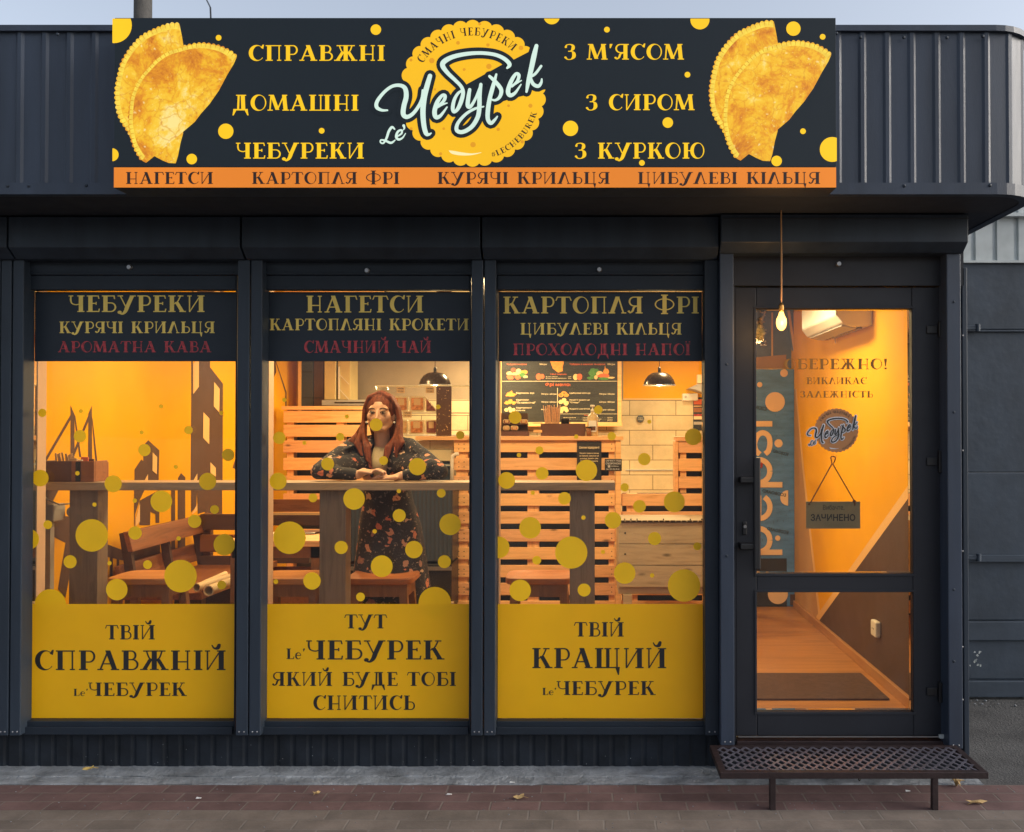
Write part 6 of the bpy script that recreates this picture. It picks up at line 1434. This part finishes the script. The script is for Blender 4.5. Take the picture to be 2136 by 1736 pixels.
mb = MB(); mb.ell(zf(225, 1437), (.005, .004, .005), 8, 6); mb.ell(zf(650, 1410), (.008, .006, .007), 8, 6); mb.ell(zf(655, 1432), (.004, .004, .012), 8, 6); mb.build('rope_knot', M['rope'], csn)
c = zf(453, 985); MB().lathe([(0, -.004), (.012, -.003), (.015, .004), (0, .006)], (c[0], YS - .012, c[2]), 18, 'y').build('suction_cup', case_glass, csn)

# ================================================================ THE WOMAN
def remesh(mb, name, m, parent, vox, smooth_it=2, disp=None):
    mb.build(name + '_raw', None, None, fix=False); raw = bpy.data.objects[name + '_raw']
    r = raw.modifiers.new('r', 'REMESH'); r.mode = 'VOXEL'; r.voxel_size = vox
    s = raw.modifiers.new('s', 'SMOOTH'); s.factor = .6; s.iterations = smooth_it
    bpy.context.view_layer.update(); dg = bpy.context.evaluated_depsgraph_get()
    me = bpy.data.meshes.new_from_object(raw.evaluated_get(dg)); me.name = name
    bpy.data.objects.remove(raw, do_unlink=True)
    L = ORG[root_of(parent).name]; me.transform(Matrix.Translation(-L))
    me.materials.clear(); me.materials.append(m)
    for p in me.polygons: p.use_smooth = True
    o = bpy.data.objects.new(name, me); COL.objects.link(o); o.parent = parent; return o
skin = mat('skin', (.60, .34, .22), .5, 0, .04, 12)
def floral():
    m = bpy.data.materials.new('floral_cloth'); m.use_nodes = True; t = m.node_tree; b = t.nodes['Principled BSDF']
    co = coords(t)
    nz = node(t, 'ShaderNodeTexNoise', Scale=26.0, Detail=2.0); t.links.new(co, nz.inputs['Vector'])
    mx = node(t, 'ShaderNodeMix', data_type='RGBA', blend_type='LINEAR_LIGHT'); mx.inputs[0].default_value = .035; t.links.new(co, mx.inputs[6]); t.links.new(nz.outputs[1], mx.inputs[7])
    def layer(sc_, thr, seed):
        mp = t.nodes.new('ShaderNodeMapping'); mp.inputs['Location'].default_value = (seed, seed, seed); t.links.new(mx.outputs[2], mp.inputs[0])
        v = node(t, 'ShaderNodeTexVoronoi', Scale=sc_); t.links.new(mp.outputs[0], v.inputs['Vector'])
        l = node(t, 'ShaderNodeMath', operation='LESS_THAN'); l.inputs[1].default_value = thr; t.links.new(v.outputs['Distance'], l.inputs[0])
        sx = t.nodes.new('ShaderNodeSeparateColor'); t.links.new(v.outputs['Color'], sx.inputs[0])
        return l.outputs[0], sx.outputs[0]
    base = (.020, .019, .026, 1); c = None
    for sc_, thr, seed, cols in ((48, .26, 5, [(0, (.06, .06, .06)), (.6, (.16, .13, .12)), (1, (.45, .32, .24))]), (15, .30, 2, [(0, (.62, .34, .20)), (.45, (.60, .15, .08)), (.75, (.62, .45, .30)), (1, (.30, .12, .10))]), (15, .09, 2, [(0, (.30, .06, .03)), (1, (.5, .3, .1))])):
        fac, h = layer(sc_, thr, seed); cc = ramp(t, h, cols)
        m2 = node(t, 'ShaderNodeMix', data_type='RGBA'); t.links.new(fac, m2.inputs[0]); t.links.new(cc, m2.inputs[7])
        if c is None: m2.inputs[6].default_value = base
        else: t.links.new(c, m2.inputs[6])
        c = m2.outputs[2]
    t.links.new(c, b.inputs['Base Color']); b.inputs['Roughness'].default_value = .8; return m
FLO = floral()
hairm = mat('auburn_hair', (.17, .045, .021), .55, 0, .5, 14, .3, 60, (6, 6, .5), spec=.2)
hx = XU(793, .79); hz = ZV(863.5, .79); hy = .80
W = thing('person', 'woman with long auburn hair and dark floral jacket leaning on the bar with crossed hands', 'person', (hx, 1.0, F))
HP = lambda x, y, z: (hx + x, hy + y, hz + z)
cz0 = zt = ZV(1006.5, TY)
sh = [(-1.278, .83, 1.438), (-.972, .83, 1.438)]; cxm = hx + .004
el = [(XU(664, .55), .56, zt + .050), (XU(918, .55), .56, zt + .050)]
wr_ = [(XU(747, .52), .525, zt + .034), (XU(838, .52), .54, zt + .030)]
b_ = MB()
b_.ell(HP(0, .018, .022), (.070, .088, .086), 20, 14).ell(HP(0, -.008, -.020), (.060, .070, .070), 18, 12)
b_.chain([HP(-.044, -.006, -.050), HP(-.020, -.038, -.078), HP(.020, -.038, -.078), HP(.044, -.006, -.050)], [.024, .021, .021, .024], 12, 8)
b_.ell(HP(0, -.054, -.083), (.018, .015, .013), 10, 8)
for s in (-1, 1):
    b_.ell(HP(s * .036, -.040, -.014), (.028, .022, .032), 10, 8); b_.ell(HP(s * .030, -.052, .028), (.026, .010, .009), 10, 8)
    b_.ell(HP(s * .069, .012, -.012), (.008, .016, .026), 10, 8)
    b_.ell(HP(s * .011, -.083, -.032), (.007, .008, .006), 8, 6)
b_.chain([HP(0, -.074, .014), HP(0, -.092, -.026)], [.006, .0095], 10, 8); b_.ell(HP(0, -.072, -.056), (.021, .010, .012), 10, 8)
b_.chain([HP(0, .02, -.06), (cxm, .83, 1.44), (cxm, .85, 1.36)], [.042, .043, .070], 14, 10)
b_.ell((cxm, .86, 1.32), (.13, .075, .12), 16, 12).ell((cxm, .94, 1.16), (.105, .07, .13), 16, 12).ell((cxm, 1.02, 1.02), (.13, .09, .12), 16, 12)
for i, s in enumerate((-1, 1)):
    b_.chain([sh[i], el[i], wr_[i]], [.030, .028, .022], 12, 8, .4)
    b_.chain([(cxm + s * .08, 1.03, 1.0), (cxm + s * .08, 1.02, F + .46), (cxm + s * .07, 1.06, F + .08)], [.08, .052, .034], 12, 8, .4)
    b_.chain([(cxm + s * .07, 1.06, F + .045), (cxm + s * .08, .95, F + .03)], [.035, .026], 10, 8)
# hands: palms flat on the bar, one over the other, each with four fingers and a thumb
def hand(w0, tip, zo, fy):
    w0 = Vector(w0); d = Vector((tip, 0, 0)); kx = 1 if tip > 0 else -1
    pc = w0 + Vector((kx * .045, -.012, zo)); b_.ell(pc, (.044, .034, .014), 14, 10)
    b_.chain([w0, w0 + Vector((kx * .03, -.008, zo))], [.023, .020], 12, 8)
    for k, (l, y0) in enumerate(((.060, -.030), (.068, -.012), (.064, .006), (.050, .022))):
        a = pc + Vector((kx * .032, y0, .004)); 
        b_.chain([a, a + Vector((kx * l * .45, y0 * .12, .006)), a + Vector((kx * l * .8, y0 * .2, -.002)), a + Vector((kx * l, y0 * .24, -.009))], [.0092, .0086, .0078, .0066], 10, 6)
    a = pc + Vector((-kx * .018, -.030, 0)); b_.chain([a, a + Vector((kx * .030, -.020, -.002)), a + Vector((kx * .055, -.022, -.005))], [.012, .0098, .0075], 10, 6)
hand(wr_[1], -1, -.010, 0); hand(wr_[0], 1, .016, 0)
body = remesh(b_, 'body', skin, W, .0048, 3)
# face details
for s in (-1, 1):
    e = MB().ell(HP(s * .0285, -.0665, .004), (.0125, .009, .0044), 14, 10).build('eye', mat('eye_white', (.34, .27, .22), .4, 0, .02, 9), body, smooth=True)
    MB().ell(HP(s * .0285, -.0735, .0045), (.0062, .003, .0046), 12, 8).build('iris', mat('iris', (.03, .05, .06), .2, 0, .1, 30), e, smooth=True)
    MB().tube([HP(s * .0135, -.0725, .003), HP(s * .020, -.0765, .0105), HP(s * .030, -.0775, .0125), HP(s * .040, -.0715, .0095), HP(s * .046, -.065, .006)], [.0012, .0022, .0026, .0024, .0010], 6).build('eyelashes', M['black'], body)
    MB().tube([HP(s * .012, -.0785, .0235), HP(s * .024, -.0785, .0285), HP(s * .037, -.0735, .029), HP(s * .051, -.060, .022)], [.0026, .0032, .0028, .0012], 6).build('eyebrow', mat('brow_hair', (.055, .022, .014), .7, 0, .2, 50), body)
    MB().ell(HP(s * .0745, -.004, -.046), (.006, .006, .006), 10, 8).build('earring', M['white'], body, smooth=True)
MB().ell(HP(0, -.0805, -.0525), (.0185, .0045, .0042), 14, 8).ell(HP(0, -.080, -.0605), (.0165, .005, .0050), 14, 8).build('lips', mat('lips', (.48, .12, .09), .4, 0, .05, 30), body, smooth=True)
# hair
h = MB(); h.ell(HP(0, .028, .034), (.083, .092, .090), 20, 14)
random.seed(11)
for s in (-1, 1):
    for k in range(9):
        f = k / 8; j = lambda a: random.uniform(-a, a)
        h.chain([HP(s * .004, -.020 + .10 * f, .114 + .004 * sin(3 * f)), HP(s * .054, -.034 + .09 * f, .090), HP(s * .088, -.004 + .065 * f, .030), HP(s * (.095 + j(.004)), .004 + .06 * f, -.035),
                 HP(s * (.100 + j(.008)), -.018 + .06 * f, -.10), HP(s * (.106 + j(.014)), -.040 + .06 * f, -.16 + j(.01)), HP(s * (.088 + j(.02)), -.060 + .05 * f, -.225 + j(.02))],
                [.011, .012, .010, .0095, .0125, .0145, .005], 8, 6, .45)
    for k in range(4):
        h.chain([HP(s * .094, .0 + .02 * k, -.05), HP(s * .084, -.030 + .01 * k, -.12), HP(s * (.066 - .006 * k), -.062, -.18), HP(s * (.056 - .009 * k), -.085, -.245 - .010 * k)], [.009, .012, .013, .004], 8, 6, .45)
for k in range(4): h.chain([HP(-.092, .01, -.05), HP(-.112 - .006 * k, .01, -.11), HP(-.136 - .008 * k, -.01, -.155 + .004 * k), HP(-.160 - .008 * k, -.02, -.185 + .008 * k)], [.013, .012, .009, .004], 8, 6, .45)
h.ell(HP(0, .06, -.05), (.075, .055, .12), 16, 12)
remesh(h, 'hair', hairm, W, .0042, 1)
# jacket
j = MB(); j.ell((cxm, .872, 1.345), (.145, .095, .115), 20, 14).ell((cxm, .945, 1.20), (.125, .092, .12), 20, 14).ell((cxm, 1.01, 1.06), (.155, .11, .11), 20, 14)
j.chain([sh[0], (cxm - .06, .85, 1.468), (cxm - .045, .87, 1.478)], [.043, .034, .026], 12, 8); j.chain([sh[1], (cxm + .06, .85, 1.468), (cxm + .045, .87, 1.478)], [.043, .034, .026], 12, 8)
for i, s in enumerate((-1, 1)):
    mid = (Vector(sh[i]) + Vector(el[i])) / 2 + Vector((s * .002, .0, .0))
    j.chain([sh[i], mid, el[i]], [.047, .047, .042], 14, 10, .35)
    j.chain([(cxm + s * .09, .85, 1.36), (cxm + s * .13, .78, 1.335), tuple(Vector(el[i]) + Vector((-s * .05, -.0, .02)))], [.080, .070, .045], 14, 10, .35)
    e2 = Vector(el[i]) + (Vector(wr_[i]) - Vector(el[i])) * .88; j.chain([el[i], e2], [.041, .031], 14, 10, .35)
    for k in range(5):                                   # cloth folds
        t0 = random.uniform(.1, .9); p0 = Vector(sh[i]) + (Vector(el[i]) - Vector(sh[i])) * t0; j.ell(p0 + Vector((random.uniform(-.01, .01), -.03, random.uniform(0, .01))), (.045, .032, .010), 12, 8, Matrix.Rotation(s * .6, 3, 'Y'))
    j.chain([(cxm + s * .050, .835, 1.480), (cxm + s * .075, .765, 1.425), (cxm + s * .066, .757, 1.36), (cxm + s * .040, .765, 1.28)], [.012, .024, .022, .010], 10, 8)
jk = remesh(j, 'jacket', FLO, W, .0055, 2)
# cream top in the opening
tp = MB(); tp.chain([(cxm - .004, .826, 1.405), (cxm - .004, .800, 1.345), (cxm - .006, .800, 1.315)], [.050, .056, .045], 14, 10)
remesh(tp, 'cream_top', mat('cream_knit', (.50, .40, .24), .85, 0, .06, 60, .1, 300), W, .006, 2)
# skirt with soft folds
mb = MB(); n = 72; rws = [(1.25, .125, .095, .93), (1.12, .14, .115, .97), (1.0, .172, .13, 1.01), (.9, .185, .13, 1.03), (.75, .205, .15, 1.03), (.6, .225, .165, 1.03), (F + .34, .24, .175, 1.03)]
for q, (z, rx, ry, yy) in enumerate(rws):
    for i in range(n):
        a = 2 * pi * i / n; f = 1 + .035 * q / 5 * sin(9 * a + .6 * sin(3 * a)) ; mb.v.append((cxm + rx * f * cos(a), yy + ry * f * sin(a), z))
for q in range(6):
    for i in range(n): a = q * n + i; b = q * n + (i + 1) % n; mb.f.append((a, b, b + n, a + n))
mb.build('skirt', FLO, W, smooth=True)
for s in (-1, 1):
    MB().ell((cxm + s * .075, .99, F + .042), (.042, .11, .042), 14, 10).build('shoe', M['black'], W, smooth=True)
bpy.data.curves.remove(FONTC)
